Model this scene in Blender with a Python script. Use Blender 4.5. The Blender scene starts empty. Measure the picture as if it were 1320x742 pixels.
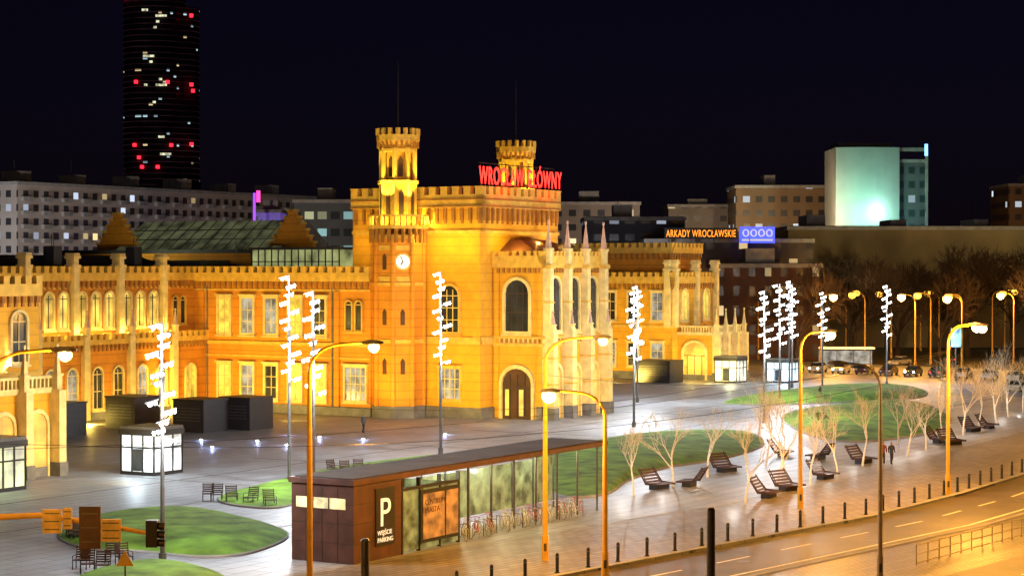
import bpy, bmesh, math, random
from mathutils import Vector, Matrix
random.seed(7)
R=math.radians
ANG=math.atan2(.8582,.5133)
scn=bpy.context.scene
COL=scn.collection
U=Vector((.5133,.8582,0)); W=Vector((-.8582,.5133,0))
ORG=Vector((-3.1,200,0))

# ---------------------------------------------------------------- materials
def nm(name):
    m=bpy.data.materials.new(name); m.use_nodes=True
    nt=m.node_tree; b=nt.nodes['Principled BSDF']
    return m,nt,b
def mat(name,col,rough=.7,metal=0,emis=None,es=0,ns=None,na=.25,bump=0,spec=.5,ns2=None,evar=False):
    m,nt,b=nm(name)
    b.inputs['Base Color'].default_value=(*col,1); b.inputs['Roughness'].default_value=rough
    b.inputs['Metallic'].default_value=metal
    b.inputs['Specular IOR Level'].default_value=spec
    if emis:
        b.inputs['Emission Color'].default_value=(*emis,1); b.inputs['Emission Strength'].default_value=es
    if ns:
        tc=nt.nodes.new('ShaderNodeTexCoord'); n=nt.nodes.new('ShaderNodeTexNoise')
        n.inputs['Scale'].default_value=ns; n.inputs['Detail'].default_value=6
        nt.links.new(tc.outputs['Object'],n.inputs['Vector'])
        cr=nt.nodes.new('ShaderNodeValToRGB')
        cr.color_ramp.elements[0].position=.3; cr.color_ramp.elements[1].position=.7
        cr.color_ramp.elements[0].color=(*[c*(1-na) for c in col],1)
        cr.color_ramp.elements[1].color=(*[min(1,c*(1+na)) for c in col],1)
        nt.links.new(n.outputs['Fac'],cr.inputs['Fac']); nt.links.new(cr.outputs['Color'],b.inputs['Base Color'])
        if evar:
            mr=nt.nodes.new('ShaderNodeMapRange'); mr.inputs['From Min'].default_value=.35; mr.inputs['From Max'].default_value=.65
            mr.inputs['To Min'].default_value=es*.25; mr.inputs['To Max'].default_value=es*1.5
            nt.links.new(n.outputs['Fac'],mr.inputs['Value']); nt.links.new(mr.outputs[0],b.inputs['Emission Strength'])
        if bump:
            bp=nt.nodes.new('ShaderNodeBump'); bp.inputs['Strength'].default_value=bump; bp.inputs['Distance'].default_value=.05
            n2=nt.nodes.new('ShaderNodeTexNoise'); n2.inputs['Scale'].default_value=ns2 or ns*6
            nt.links.new(tc.outputs['Object'],n2.inputs['Vector'])
            nt.links.new(n2.outputs['Fac'],bp.inputs['Height']); nt.links.new(bp.outputs['Normal'],b.inputs['Normal'])
    return m
def M(nt,op,a,b=None):
    n=nt.nodes.new('ShaderNodeMath'); n.operation=op
    for i,v in enumerate((a,b)):
        if v is None: continue
        if isinstance(v,(int,float)): n.inputs[i].default_value=v
        else: nt.links.new(v,n.inputs[i])
    return n.outputs[0]
def winmat(name,wall,dark,lit,frac,cw,ch,fw,fh,es,lit2=None,off=0.0,rough=.8):
    m,nt,b=nm(name)
    tc=nt.nodes.new('ShaderNodeTexCoord'); sp=nt.nodes.new('ShaderNodeSeparateXYZ')
    nt.links.new(tc.outputs['Object'],sp.inputs[0])
    h=M(nt,'DIVIDE',M(nt,'ADD',M(nt,'ADD',sp.outputs[0],sp.outputs[1]),500.0+off),cw)
    v=M(nt,'DIVIDE',sp.outputs[2],ch)
    iu=M(nt,'LESS_THAN',M(nt,'ABSOLUTE',M(nt,'SUBTRACT',M(nt,'FRACT',h),.5)),fw/2)
    iv=M(nt,'LESS_THAN',M(nt,'ABSOLUTE',M(nt,'SUBTRACT',M(nt,'FRACT',v),.5)),fh/2)
    inw=M(nt,'MULTIPLY',iu,iv)
    cb=nt.nodes.new('ShaderNodeCombineXYZ')
    nt.links.new(M(nt,'FLOOR',h),cb.inputs[0]); nt.links.new(M(nt,'FLOOR',v),cb.inputs[1])
    wn=nt.nodes.new('ShaderNodeTexWhiteNoise'); wn.noise_dimensions='3D'; nt.links.new(cb.outputs[0],wn.inputs['Vector'])
    islit=M(nt,'LESS_THAN',wn.outputs['Value'],frac)
    mx=nt.nodes.new('ShaderNodeMix'); mx.data_type='RGBA'
    mx.inputs[6].default_value=(*wall,1); mx.inputs[7].default_value=(*dark,1)
    nt.links.new(inw,mx.inputs[0])
    no=nt.nodes.new('ShaderNodeTexNoise'); no.inputs['Scale'].default_value=.15; no.inputs['Detail'].default_value=5
    nt.links.new(tc.outputs['Object'],no.inputs['Vector'])
    mm=nt.nodes.new('ShaderNodeMix'); mm.data_type='RGBA'; mm.blend_type='MULTIPLY'; mm.inputs[0].default_value=.6
    nt.links.new(mx.outputs[2],mm.inputs[6]); nt.links.new(no.outputs['Fac'],mm.inputs[7])
    nt.links.new(mm.outputs[2],b.inputs['Base Color'])
    sc=nt.nodes.new('ShaderNodeSeparateColor'); nt.links.new(wn.outputs['Color'],sc.inputs[0])
    ml=nt.nodes.new('ShaderNodeMix'); ml.data_type='RGBA'
    ml.inputs[6].default_value=(*lit,1); ml.inputs[7].default_value=(*(lit2 or lit),1)
    nt.links.new(M(nt,'GREATER_THAN',sc.outputs[1],.5),ml.inputs[0])
    nt.links.new(ml.outputs[2],b.inputs['Emission Color'])
    nt.links.new(M(nt,'MULTIPLY',M(nt,'MULTIPLY',inw,islit),M(nt,'MULTIPLY',M(nt,'ADD',sc.outputs[2],.3),es)),b.inputs['Emission Strength'])
    nt.links.new(M(nt,'SUBTRACT',rough,M(nt,'MULTIPLY',inw,.5)),b.inputs['Roughness'])
    return m
def tilemat(name,c1,c2,mortar,sx,sy,rough,rot=ANG,ms=.015,bump=.3,stain=.35):
    m,nt,b=nm(name)
    tc=nt.nodes.new('ShaderNodeTexCoord'); mp=nt.nodes.new('ShaderNodeMapping')
    mp.inputs['Rotation'].default_value=(0,0,-rot)
    nt.links.new(tc.outputs['Object'],mp.inputs['Vector'])
    br=nt.nodes.new('ShaderNodeTexBrick'); br.inputs['Scale'].default_value=1
    br.inputs['Brick Width'].default_value=sx; br.inputs['Row Height'].default_value=sy
    br.inputs['Mortar Size'].default_value=ms
    br.inputs['Color1'].default_value=(*c1,1); br.inputs['Color2'].default_value=(*c2,1); br.inputs['Mortar'].default_value=(*mortar,1)
    nt.links.new(mp.outputs[0],br.inputs['Vector'])
    no=nt.nodes.new('ShaderNodeTexNoise'); no.inputs['Scale'].default_value=.12; no.inputs['Detail'].default_value=8; no.inputs['Roughness'].default_value=.65
    nt.links.new(tc.outputs['Object'],no.inputs['Vector'])
    cr=nt.nodes.new('ShaderNodeValToRGB'); cr.color_ramp.elements[0].position=.3; cr.color_ramp.elements[1].position=.65
    cr.color_ramp.elements[0].color=(1-stain,1-stain,1-stain,1); cr.color_ramp.elements[1].color=(1,1,1,1)
    nt.links.new(no.outputs['Fac'],cr.inputs['Fac'])
    mm=nt.nodes.new('ShaderNodeMix'); mm.data_type='RGBA'; mm.blend_type='MULTIPLY'; mm.inputs[0].default_value=1
    nt.links.new(br.outputs['Color'],mm.inputs[6]); nt.links.new(cr.outputs['Color'],mm.inputs[7])
    nt.links.new(mm.outputs[2],b.inputs['Base Color'])
    mr=nt.nodes.new('ShaderNodeMapRange'); mr.inputs['To Min'].default_value=rough-.15; mr.inputs['To Max'].default_value=rough+.15
    nt.links.new(no.outputs['Fac'],mr.inputs['Value']); nt.links.new(mr.outputs[0],b.inputs['Roughness'])
    bp=nt.nodes.new('ShaderNodeBump'); bp.inputs['Strength'].default_value=bump; bp.inputs['Distance'].default_value=.01; bp.invert=True
    nt.links.new(br.outputs['Fac'],bp.inputs['Height']); nt.links.new(bp.outputs['Normal'],b.inputs['Normal'])
    return m
def stuccomat(name,col,band):
    m,nt,b=nm(name)
    tc=nt.nodes.new('ShaderNodeTexCoord'); sp=nt.nodes.new('ShaderNodeSeparateXYZ'); nt.links.new(tc.outputs['Object'],sp.inputs[0])
    fr=M(nt,'FRACT',M(nt,'DIVIDE',sp.outputs[2],.9))
    st=M(nt,'LESS_THAN',fr,.14)
    no=nt.nodes.new('ShaderNodeTexNoise'); no.inputs['Scale'].default_value=.7; no.inputs['Detail'].default_value=9; no.inputs['Roughness'].default_value=.7
    nt.links.new(tc.outputs['Object'],no.inputs['Vector'])
    cr=nt.nodes.new('ShaderNodeValToRGB'); cr.color_ramp.elements[0].position=.25; cr.color_ramp.elements[1].position=.7
    cr.color_ramp.elements[0].color=(*[c*.75 for c in col],1); cr.color_ramp.elements[1].color=(*[c*1.1 for c in col],1)
    nt.links.new(no.outputs['Fac'],cr.inputs['Fac'])
    mx=nt.nodes.new('ShaderNodeMix'); mx.data_type='RGBA'; nt.links.new(M(nt,'MULTIPLY',st,.5),mx.inputs[0])
    nt.links.new(cr.outputs['Color'],mx.inputs[6]); mx.inputs[7].default_value=(*band,1)
    nt.links.new(mx.outputs[2],b.inputs['Base Color']); b.inputs['Roughness'].default_value=.85
    n2=nt.nodes.new('ShaderNodeTexNoise'); n2.inputs['Scale'].default_value=9; nt.links.new(tc.outputs['Object'],n2.inputs['Vector'])
    bp=nt.nodes.new('ShaderNodeBump'); bp.inputs['Strength'].default_value=.3; bp.inputs['Distance'].default_value=.03
    nt.links.new(n2.outputs['Fac'],bp.inputs['Height']); nt.links.new(bp.outputs['Normal'],b.inputs['Normal'])
    return m

STU=stuccomat('ochre_render',(.66,.26,.015),(.38,.12,.01))
STL=stuccomat('light_ochre_render',(.72,.37,.02),(.52,.23,.016))
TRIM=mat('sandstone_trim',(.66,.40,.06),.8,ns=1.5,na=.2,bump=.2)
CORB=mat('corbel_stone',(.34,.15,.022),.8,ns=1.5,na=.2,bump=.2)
PALE=mat('pale_stone',(.72,.56,.22),.8,ns=1.2,na=.2,bump=.2)
SPIRE=mat('pinnacle_stone',(.55,.36,.28),.8,ns=2,na=.2)
PLINTH=mat('grey_plinth',(.16,.15,.14),.8,ns=1,na=.3,bump=.3)
ROOF=mat('zinc_roof',(.035,.035,.04),.6,ns=.4,na=.4,bump=.2)
ROOFR=mat('copper_red_roof',(.16,.06,.03),.6,ns=.7,na=.3)
GLASSD=mat('dark_window_glass',(.03,.035,.04),.12,ns=.6,na=.5)
GLASSB=mat('dim_lit_glass',(.1,.1,.1),.2,emis=(.62,.68,.62),es=.4,ns=.9,na=.5,evar=True)
GLASSL=mat('lit_window_glass',(.4,.3,.1),.3,emis=(1,.74,.14),es=.65,ns=.6,evar=True)
GLASSY=mat('yellow_blind_glass',(.5,.4,.1),.4,emis=(.95,.85,.12),es=.45,ns=.8,evar=True)
DARKIN=mat('dark_interior',(.08,.035,.015),.8,ns=.5,na=.4)
WARMIN=mat('warm_interior',(.5,.3,.1),.8,emis=(1,.55,.06),es=.5,ns=.5,evar=True)
GRNGL=mat('green_glass_roof',(.15,.2,.17),.2,emis=(.6,.65,.25),es=.4,ns=.5,evar=True)
SKYL=mat('skylight_glass',(.2,.24,.2),.3,ns=.6,emis=(.4,.42,.2),es=.12,evar=True)
CLOCK=mat('clock_face_lit',(.8,.8,.8),.4,emis=(1,.95,.85),es=.7)
BLACK=mat('black_metal',(.015,.015,.015),.45)
DARKB=mat('dark_granite',(.025,.022,.025),.35,ns=2,na=.3)
STEEL=mat('grey_steel',(.12,.12,.12),.4,metal=.6,ns=3,na=.2)
MASTG=mat('mast_grey',(.10,.10,.10),.5,ns=3,na=.2)
YPOLE=mat('yellow_lit_pole',(.72,.42,.04),.45,ns=4,na=.12)  # yellow lamplight on the lamp poles put into their colour
GALV=mat('galvanised_pole',(.35,.3,.22),.5,metal=.3,ns=4,na=.15)
WHITEL=mat('white_led',(1,1,1),.5,emis=(.93,.97,1),es=30)
ORL=mat('sodium_lamp',(1,.8,.3),.5,emis=(1,.66,.16),es=10)
ORF=mat('sodium_lamp_deep',(1,.6,.1),.5,emis=(1,.44,.05),es=4)
BROWN=mat('brown_corten_panel',(.085,.032,.02),.5,ns=1.2,na=.35,bump=.1)
WOOD=mat('dark_wood',(.05,.02,.012),.6,ns=8,na=.4)
REDN=mat('red_neon',(1,.05,.03),.5,emis=(1,.03,.02),es=2.8)
CONC=mat('grey_concrete',(.3,.29,.27),.8,ns=.7,na=.25,bump=.2)
WHITEP=mat('road_paint',(.8,.77,.66),.6,ns=6,na=.25)
BARK=mat('pale_bark',(.66,.60,.46),.9,ns=6,na=.25)
BARKD=mat('dark_bark',(.05,.032,.02),.9,ns=3,na=.3)
GRASS=mat('lawn_grass',(.13,.25,.02),.95,ns=.7,na=.5,bump=1.0,ns2=14)
RUB=mat('tyre_rubber',(.02,.02,.02),.8)

# ---------------------------------------------------------------- builder
class Bld:
    def __init__(s,name,loc=(0,0,0),rot=0.0,mats=None):
        s.e=bpy.data.objects.new(name,None); COL.objects.link(s.e)
        s.e.location=loc; s.e.rotation_euler=(0,0,rot); s.e.empty_display_size=.5
        s.parts={}; s.mats=mats or {}
    def g(s,p):
        if p not in s.parts: s.parts[p]=([],[])
        return s.parts[p]
    def raw(s,p,vs,fs):
        V,F=s.g(p); n=len(V); V.extend([tuple(v) for v in vs]); F.extend([tuple(i+n for i in f) for f in fs])
    def box(s,p,x0,x1,y0,y1,z0,z1):
        vs=[(x,y,z) for z in (z0,z1) for y in (y0,y1) for x in (x0,x1)]
        s.raw(p,vs,[(0,2,3,1),(4,5,7,6),(0,1,5,4),(2,6,7,3),(0,4,6,2),(1,3,7,5)])
    def prism(s,p,pts,z0,z1,sc=1,c=None):
        n=len(pts)
        c=c or (sum(q[0] for q in pts)/n,sum(q[1] for q in pts)/n)
        vs=[(x,y,z0) for x,y in pts]+[(c[0]+(x-c[0])*sc,c[1]+(y-c[1])*sc,z1) for x,y in pts]
        fs=[tuple(range(n-1,-1,-1)),tuple(range(n,2*n))]+[(i,(i+1)%n,n+(i+1)%n,n+i) for i in range(n)]
        s.raw(p,vs,fs)
    def ngon(s,cx,cy,r,n=8,off=.5):
        return [(cx+r*math.cos((i+off)*2*math.pi/n),cy+r*math.sin((i+off)*2*math.pi/n)) for i in range(n)]
    def tube(s,p,pts,rs,n=6):
        pts=[Vector(q) for q in pts]
        if not isinstance(rs,(list,tuple)): rs=[rs]*len(pts)
        vs=[];fs=[]
        for i,q in enumerate(pts):
            d=(pts[min(i+1,len(pts)-1)]-pts[max(i-1,0)]).normalized()
            a=d.orthogonal().normalized() if abs(d.z)<.9 else Vector((1,0,0)).cross(d).normalized()
            b=d.cross(a)
            for k in range(n):
                t=2*math.pi*k/n
                vs.append(q+(a*math.cos(t)+b*math.sin(t))*rs[i])
        for i in range(len(pts)-1):
            for k in range(n):
                fs.append((i*n+k,i*n+(k+1)%n,(i+1)*n+(k+1)%n,(i+1)*n+k))
        fs.append(tuple(range(n-1,-1,-1))); fs.append(tuple((len(pts)-1)*n+k for k in range(n)))
        s.raw(p,vs,fs)
    def wp(s,F,u,z,d):
        return (u,F[1]-d,z) if F[0]=='y' else (F[1]-d,u,z)
    def wbox(s,p,F,u0,u1,z0,z1,d0,d1):
        if F[0]=='y': s.box(p,u0,u1,F[1]-d1,F[1]-d0,z0,z1)
        else: s.box(p,F[1]-d1,F[1]-d0,u0,u1,z0,z1)
    def extr(s,p,F,pts,d0,d1):
        n=len(pts)
        vs=[s.wp(F,u,z,d0) for u,z in pts]+[s.wp(F,u,z,d1) for u,z in pts]
        s.raw(p,vs,[tuple(range(n-1,-1,-1)),tuple(range(n,2*n))]+[(i,(i+1)%n,n+(i+1)%n,n+i) for i in range(n)])
    def ring(s,p,F,o,i_,d0,d1):
        n=len(o)
        vs=[s.wp(F,u,z,d1) for u,z in o]+[s.wp(F,u,z,d1) for u,z in i_]+[s.wp(F,u,z,d0) for u,z in o]+[s.wp(F,u,z,d0) for u,z in i_]
        fs=[]
        for k in range(n):
            j=(k+1)%n
            fs+=[(k,j,n+j,n+k),(k,2*n+k,2*n+j,j),(n+k,n+j,3*n+j,3*n+k)]
        s.raw(p,vs,fs)
    def finish(s):
        for p,(V,F) in s.parts.items():
            me=bpy.data.meshes.new(p); me.from_pydata(V,[],F); me.update()
            bm=bmesh.new(); bm.from_mesh(me); bmesh.ops.recalc_face_normals(bm,faces=bm.faces); bm.to_mesh(me); bm.free()
            ob=bpy.data.objects.new(p,me); COL.objects.link(ob); ob.parent=s.e
            me.materials.append(s.mats.get(p,CONC))
        return s.e
def archpts(u,z0,w,h,rise):
    n=8; pts=[(u-w/2,z0),(u+w/2,z0)]
    zs=z0+h-rise
    for k in range(n+1):
        t=math.pi*k/n
        pts.append((u+w/2*math.cos(t),zs+rise*(math.sin(t) if rise>0 else 0)))
    return pts
def window(B,F,u,z0,w,h,rise=0,pane='glass_dark',frame='trim',fw=.18,mx=1,mz=2,fd=.24,mull='mullions'):
    o=archpts(u,z0-fw,w+2*fw,h+2*fw,rise+(fw if rise>0 else 0)); i=archpts(u,z0,w,h,rise)
    B.ring(frame,F,o,i,0,fd)
    B.extr(pane,F,i,0,.04)
    B.wbox(frame,F,u-w/2-fw-.1,u+w/2+fw+.1,z0-fw-.16,z0-fw-.003,0,fd+.1)
    if rise==0: B.wbox(frame,F,u-w/2-fw-.12,u+w/2+fw+.12,z0+h+fw+.003,z0+h+fw+.18,0,fd+.14)
    for k in range(mx):
        uu=u-w/2+w*(k+1)/(mx+1); B.wbox(mull,F,uu-.04,uu+.04,z0+.01,z0+h-rise*.35-.02,.04,.1)
    for k in range(mz):
        zz=z0+(h-rise)*(k+1)/(mz+ (0 if rise else 1)); B.wbox(mull,F,u-w/2+.01,u+w/2-.01,zz-.04,zz+.04,.045,.105)
def crenel(B,F,u0,u1,z,part='trim',base=1.0,mh=.7,mw=.75,gap=.55,d0=-.35,d1=.35,corb=True,cs=.8,chh=.8):
    B.wbox(part,F,u0,u1,z-base,z,d0,d1)
    n=max(1,int((u1-u0+gap)/(mw+gap))); st=(u1-u0-mw)/max(1,n-1) if n>1 else 0
    for k in range(n):
        B.wbox(part,F,u0+k*st,u0+k*st+mw,z+.001,z+mh,d0+.003,d1-.003)
        B.wbox(part,F,u0+k*st-.06,u0+k*st+mw+.06,z+mh,z+mh+.1,d0-.05,d1+.05)
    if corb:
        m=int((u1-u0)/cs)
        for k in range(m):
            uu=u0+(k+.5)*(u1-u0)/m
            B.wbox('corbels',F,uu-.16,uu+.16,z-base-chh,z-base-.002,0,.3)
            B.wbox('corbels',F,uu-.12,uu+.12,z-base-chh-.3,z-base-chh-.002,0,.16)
def pilaster(B,F,u,z0,z1,w=.7,d=.5,part='pilasters',top=True):
    B.wbox(part,F,u-w/2,u+w/2,z0,z1,0,d)
    if top:
        B.wbox(part,F,u-w/2-.12,u+w/2+.12,z1,z1+.3,-.5,d+.12)
        B.wbox(part,F,u-w/2+.05,u+w/2-.05,z1+.3,z1+.9,-.4,d-.05)
        B.wbox(part,F,u-w/2-.1,u+w/2+.1,z1+.9,z1+1.15,-.55,d+.1)
        for k in (-1,0,1):
            B.wbox(part,F,u+k*.28-.1,u+k*.28+.1,z1+1.15,z1+1.45,-.5,d+.05)
def pinnacle(B,x,y,z,w=.5,h=2.6,part='pinnacles'):
    sq=[(x-w/2,y-w/2),(x+w/2,y-w/2),(x+w/2,y+w/2),(x-w/2,y+w/2)]
    B.prism('pilasters',sq,z,z+h*.3)
    sq2=[(x-w*.65,y-w*.65),(x+w*.65,y-w*.65),(x+w*.65,y+w*.65),(x-w*.65,y+w*.65)]
    B.prism('pilasters',sq2,z+h*.3,z+h*.36)
    B.prism(part,[(x+(px-x)*.8,y+(py-y)*.8) for px,py in sq],z+h*.36,z+h*.95,.12)
    B.prism(part,B.ngon(x,y,.12,6),z+h*.93,z+h)

def light(name,kind,loc,power,col,radius=.25,aim=None,cone=100,parent=None,blend=.6):
    l=bpy.data.lights.new(name,kind); l.energy=power; l.color=col; l.shadow_soft_size=radius
    o=bpy.data.objects.new(name,l); COL.objects.link(o); o.location=loc
    if kind=='SPOT':
        l.spot_size=R(cone); l.spot_blend=blend
        o.rotation_euler=(Vector(aim)-Vector(loc)).to_track_quat('-Z','Y').to_euler()
    if parent: o.parent=parent
    return o
YEL=(1,.67,.12); ORA=(1,.43,.06); WHT=(.90,.95,1.0); WARM=(1,.95,.85); TOW=(1,.84,.15)

SM={'walls':STU,'light_walls':STL,'trim':TRIM,'corbels':CORB,'pilasters':PALE,'pinnacles':SPIRE,'plinth':PLINTH,'roof':ROOF,'red_roof':ROOFR,
'glass_dark':GLASSD,'glass_blue':GLASSB,'glass_lit':GLASSL,'glass_yellow':GLASSY,'mullions':PALE,'interior':DARKIN,'warm_interior':WARMIN,
'green_glass':GRNGL,'skylight':SKYL,'clock_faces':CLOCK,'clock_hands':BLACK,'mast':BLACK,'sign_frame':BLACK,'doors':WOOD,'dark_mullions':WOOD}
# ================================================================ STATION
S=Bld('railway_station',ORG,ANG,SM)
S.box('light_walls',0,15.5,0,15.5,0,21.2)
S.box('roof',.35,15.1,.35,15.1,21.2,21.7)
for F,u0,u1 in ((('x',0),0,15.5),(('y',0),.0,15.5)):
    crenel(S,F,u0-.35,u1,22.3,base=1.3,mh=.7,mw=.8,gap=.55,chh=1.3,cs=.95)
    S.wbox('corbels',F,u0-.38,u1,21.75,21.9,.35,.45); S.wbox('corbels',F,u0-.38,u1,21.05,21.2,.35,.45)
    S.wbox('trim',F,u0-.2,u1,18.4,18.75,0,.2)
    S.wbox('trim',F,u0-.15,u1,7.4,8.1,0,.15)
    S.wbox('plinth',F,u0-.25,u1,0,1.1,0,.22)
S.box('trim',.3,15.5,15.2,15.6,21,22.9); S.box('trim',15.2,15.6,.3,15.5,21,22.9)
S.wbox('light_walls',('x',0),.0,.9,1.1,18.4,0,.12)
window(S,('x',0),3.6,8.6,2.1,4.6,1.0,pane='glass_dark',mx=2,mz=3,fw=.25)
window(S,('x',0),3.6,1.9,2.4,3.0,0,pane='glass_blue',mx=3,mz=2)
# --- towers
def tower(cx,cy):
    N=S.ngon
    S.prism('walls',N(cx,cy,2.6),0,17.9)
    S.prism('plinth',N(cx,cy,2.8),0,1.2)
    for z in (7.5,13.2): S.prism('trim',N(cx,cy,2.72),z,z+.35)
    for k in range(8):
        t=(k+.5)*math.pi/4
        x=cx+2.58*math.cos(t); y=cy+2.58*math.sin(t)
        S.prism('walls',N(x,y,.26,8),1.2,17.9)
    S.prism('trim',N(cx,cy,2.75),17.9,18.3)
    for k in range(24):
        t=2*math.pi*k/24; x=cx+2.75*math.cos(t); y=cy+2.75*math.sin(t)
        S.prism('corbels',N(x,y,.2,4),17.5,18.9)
    S.prism('trim',N(cx,cy,3.15),18.9,19.25)
    for k in range(32):
        t=2*math.pi*(k+.5)/32; x=cx+2.95*math.cos(t)*.98; y=cy+2.95*math.sin(t)*.98
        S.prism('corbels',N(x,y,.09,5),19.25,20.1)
    o=N(cx,cy,3.12); i=N(cx,cy,2.85)
    S.raw('trim',[(x,y,z) for z in (20.1,20.3) for x,y in o+i],
      [f for k in range(8) for f in ((k,(k+1)%8,16+(k+1)%8,16+k),(8+k,8+(k+1)%8,24+(k+1)%8,24+k),(16+k,16+(k+1)%8,24+(k+1)%8,24+k),(k,(k+1)%8,8+(k+1)%8,8+k))])
    S.prism('light_walls',N(cx,cy,1.9),19.2,23.6)
    S.prism('trim',N(cx,cy,2.1),23.4,23.75)
    S.prism('light_walls',N(cx,cy,1.35),23.75,26.6)
    for k in range(8):
        t=(k+.5)*math.pi/4; x=cx+1.72*math.cos(t); y=cy+1.72*math.sin(t)
        S.prism('trim',N(x,y,.24,6),19.3,27.0)
        a=k*math.pi/4
        for (z0,z1,rr,w) in ((20.2,22.9,1.78,.5),(24.1,26.2,1.28,.5)):
            ca,sa=math.cos(a),math.sin(a)
            pts=[(-w/2,z0),(w/2,z0),(w/2,z1-.4),(0,z1),(-w/2,z1-.4)]
            vs=[(cx+ca*d-sa*u,cy+sa*d+ca*u,z) for d in (rr-.1,rr) for u,z in pts]
            S.raw('interior',vs,[(0,1,2,3,4),(9,8,7,6,5)]+[(q,(q+1)%5,5+(q+1)%5,5+q) for q in range(5)])
    S.prism('trim',N(cx,cy,1.95),26.6,26.9)
    S.prism('light_walls',N(cx,cy,1.85),26.9,27.3)
    S.prism('corbels',N(cx,cy,1.9),27.3,27.7,1.16)
    S.prism('trim',N(cx,cy,2.22),27.7,28.3)
    for k in range(16):
        t=2*math.pi*(k+.5)/16; x=cx+2.0*math.cos(t); y=cy+2.0*math.sin(t)
        S.prism('trim',N(x,y,.24,4),28.3,28.95)
    for k in range(24):
        t=2*math.pi*k/24; x=cx+2.0*math.cos(t); y=cy+2.0*math.sin(t)
        S.prism('corbels',N(x,y,.13,4),27.0,27.72)
    S.tube('mast',[(cx,cy,28),(cx,cy,32),(cx,cy,35.8)],[.1,.06,.03])
    for a,dial in ((math.pi,False),(math.pi*1.25,True)):
        ca,sa=math.cos(a),math.sin(a)
        def P(u,z,d): return (cx+ca*d-sa*u,cy+sa*d+ca*u,z)
        def disc(part,r,d0,d1,n=24,zc=15.6):
            vs=[P(r*math.cos(2*math.pi*k/n),zc+r*math.sin(2*math.pi*k/n),d) for d in (d0,d1) for k in range(n)]
            S.raw(part,vs,[tuple(range(n)),tuple(range(2*n-1,n-1,-1))]+[(q,(q+1)%n,n+(q+1)%n,n+q) for q in range(n)])
        if dial:
            disc('trim',.9,2.38,2.5); disc('clock_faces',.7,2.5,2.54)
            for q in range(12):
                t=q*math.pi/6; r0,r1=.5,.65
                c_,s_=math.cos(t),math.sin(t); w=.035
                vs=[P(c_*r-s_*o_,15.6+s_*r+c_*o_,2.56) for r,o_ in ((r0,-w),(r1,-w),(r1,w),(r0,w))]
                S.raw('clock_hands',vs,[(0,1,2,3)])
            for t,L,w in ((-2.2,.4,.065),(1.95,.56,.05)):
                c_,s_=math.cos(t),math.sin(t)
                vs=[P(c_*r-s_*o_,15.6+s_*r+c_*o_,2.58) for r,o_ in ((-.08,-w),(L,-w),(L,w),(-.08,w))]
                S.raw('clock_hands',vs,[(0,1,2,3)])
        for zc in (10.1,5.2)+(() if dial else (15.6,)):
            pts=[(-.22,zc-.8),(.22,zc-.8),(.22,zc+.5),(0,zc+.8),(-.22,zc+.5)]
            vs=[P(u,z,d) for d in (2.38,2.46) for u,z in pts]
            S.raw('interior',vs,[(0,1,2,3,4),(9,8,7,6,5)]+[(q,(q+1)%5,5+(q+1)%5,5+q) for q in range(5)])
        for zc in (13.9,17.0):
            vs=[P(u,z,d) for d in (2.38,2.47) for u,z in ((-.7,zc-.25),(.7,zc-.25),(.7,zc+.25),(-.7,zc+.25))]
            S.raw('trim',vs,[(0,1,2,3),(7,6,5,4)]+[(q,(q+1)%4,4+(q+1)%4,4+q) for q in range(4)])
tower(-1.6,8.8); tower(21.6,8.8)
# --- portico
px0,px1,py0=2.26,14.3,-5.83
S.box('light_walls',px0,px1,py0,-.01,0,15.6)
Fs=('x',px0); Ff=('y',py0)
for F,u0,u1 in ((Fs,py0,-.02),(Ff,px0,px1)):
    S.wbox('trim',F,u0-.3,u1,15.0,15.5,0,.3)
    crenel(S,F,u0-.35,u1,16.2,base=.7,mh=.35,mw=.4,gap=.35,corb=False)
    S.wbox('trim',F,u0-.2,u1,7.2,7.5,0,.22); S.wbox('trim',F,u0-.25,u1,8.0,8.2,0,.28)
    S.wbox('pilasters',F,u0-.1,u1,7.5,8.0,0,.1)
    n=int((u1-u0)/.55)
    for k in range(n): S.wbox('corbels',F,u0+(k+.5)*.55-.14,u0+(k+.5)*.55+.14,7.55,7.95,.1,.18)
    S.wbox('plinth',F,u0-.3,u0+.6,0,1.3,0,.3)
    n=int((u1-u0)/.6)
    for k in range(n): S.wbox('corbels',F,u0+(k+.5)*.6-.13,u0+(k+.5)*.6+.13,14.5,15.0,0,.22)
S.raw('red_roof',[(px0+.4,py0+.4,16.1),(px1-.4,py0+.4,16.1),(px1-.4,0,16.1),(px0+.4,0,16.1),(px0+3.4,-1.2,17.9),(px1-3.4,-1.2,17.9),(px1-3.4,0,17.9),(px0+3.4,0,17.9)],
   [(0,1,5,4),(1,2,6,5),(0,4,7,3),(4,5,6,7)])
window(S,Fs,-2.9,8.7,2.7,5.1,1.35,pane='glass_dark',mx=3,mz=2,fw=.3,frame='pilasters',mull='dark_mullions')
o=archpts(-2.9,0,4.0,5.4,1.8); i=archpts(-2.9,.0,3.4,5.0,1.5)
S.ring('pilasters',Fs,o,i,0,.3); S.extr('interior',Fs,i,0,.03)
for k in (-.85,0,.85): S.wbox('doors',Fs,-2.9+k-.06,-2.9+k+.06,0,4.4,.03,.14)
S.wbox('doors',Fs,-4.5,-1.3,3.0,3.15,.03,.13)
S.wbox('glass_lit',Fs,-3.6,-3.1,.3,2.9,.035,.06); S.wbox('glass_yellow',Fs,-2.0,-1.5,.3,2.9,.035,.06)
for y in (py0+.25,-.55):
    S.wbox('light_walls',Fs,y-.25,y+.25,1.3,14.9,0,.18)
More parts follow.
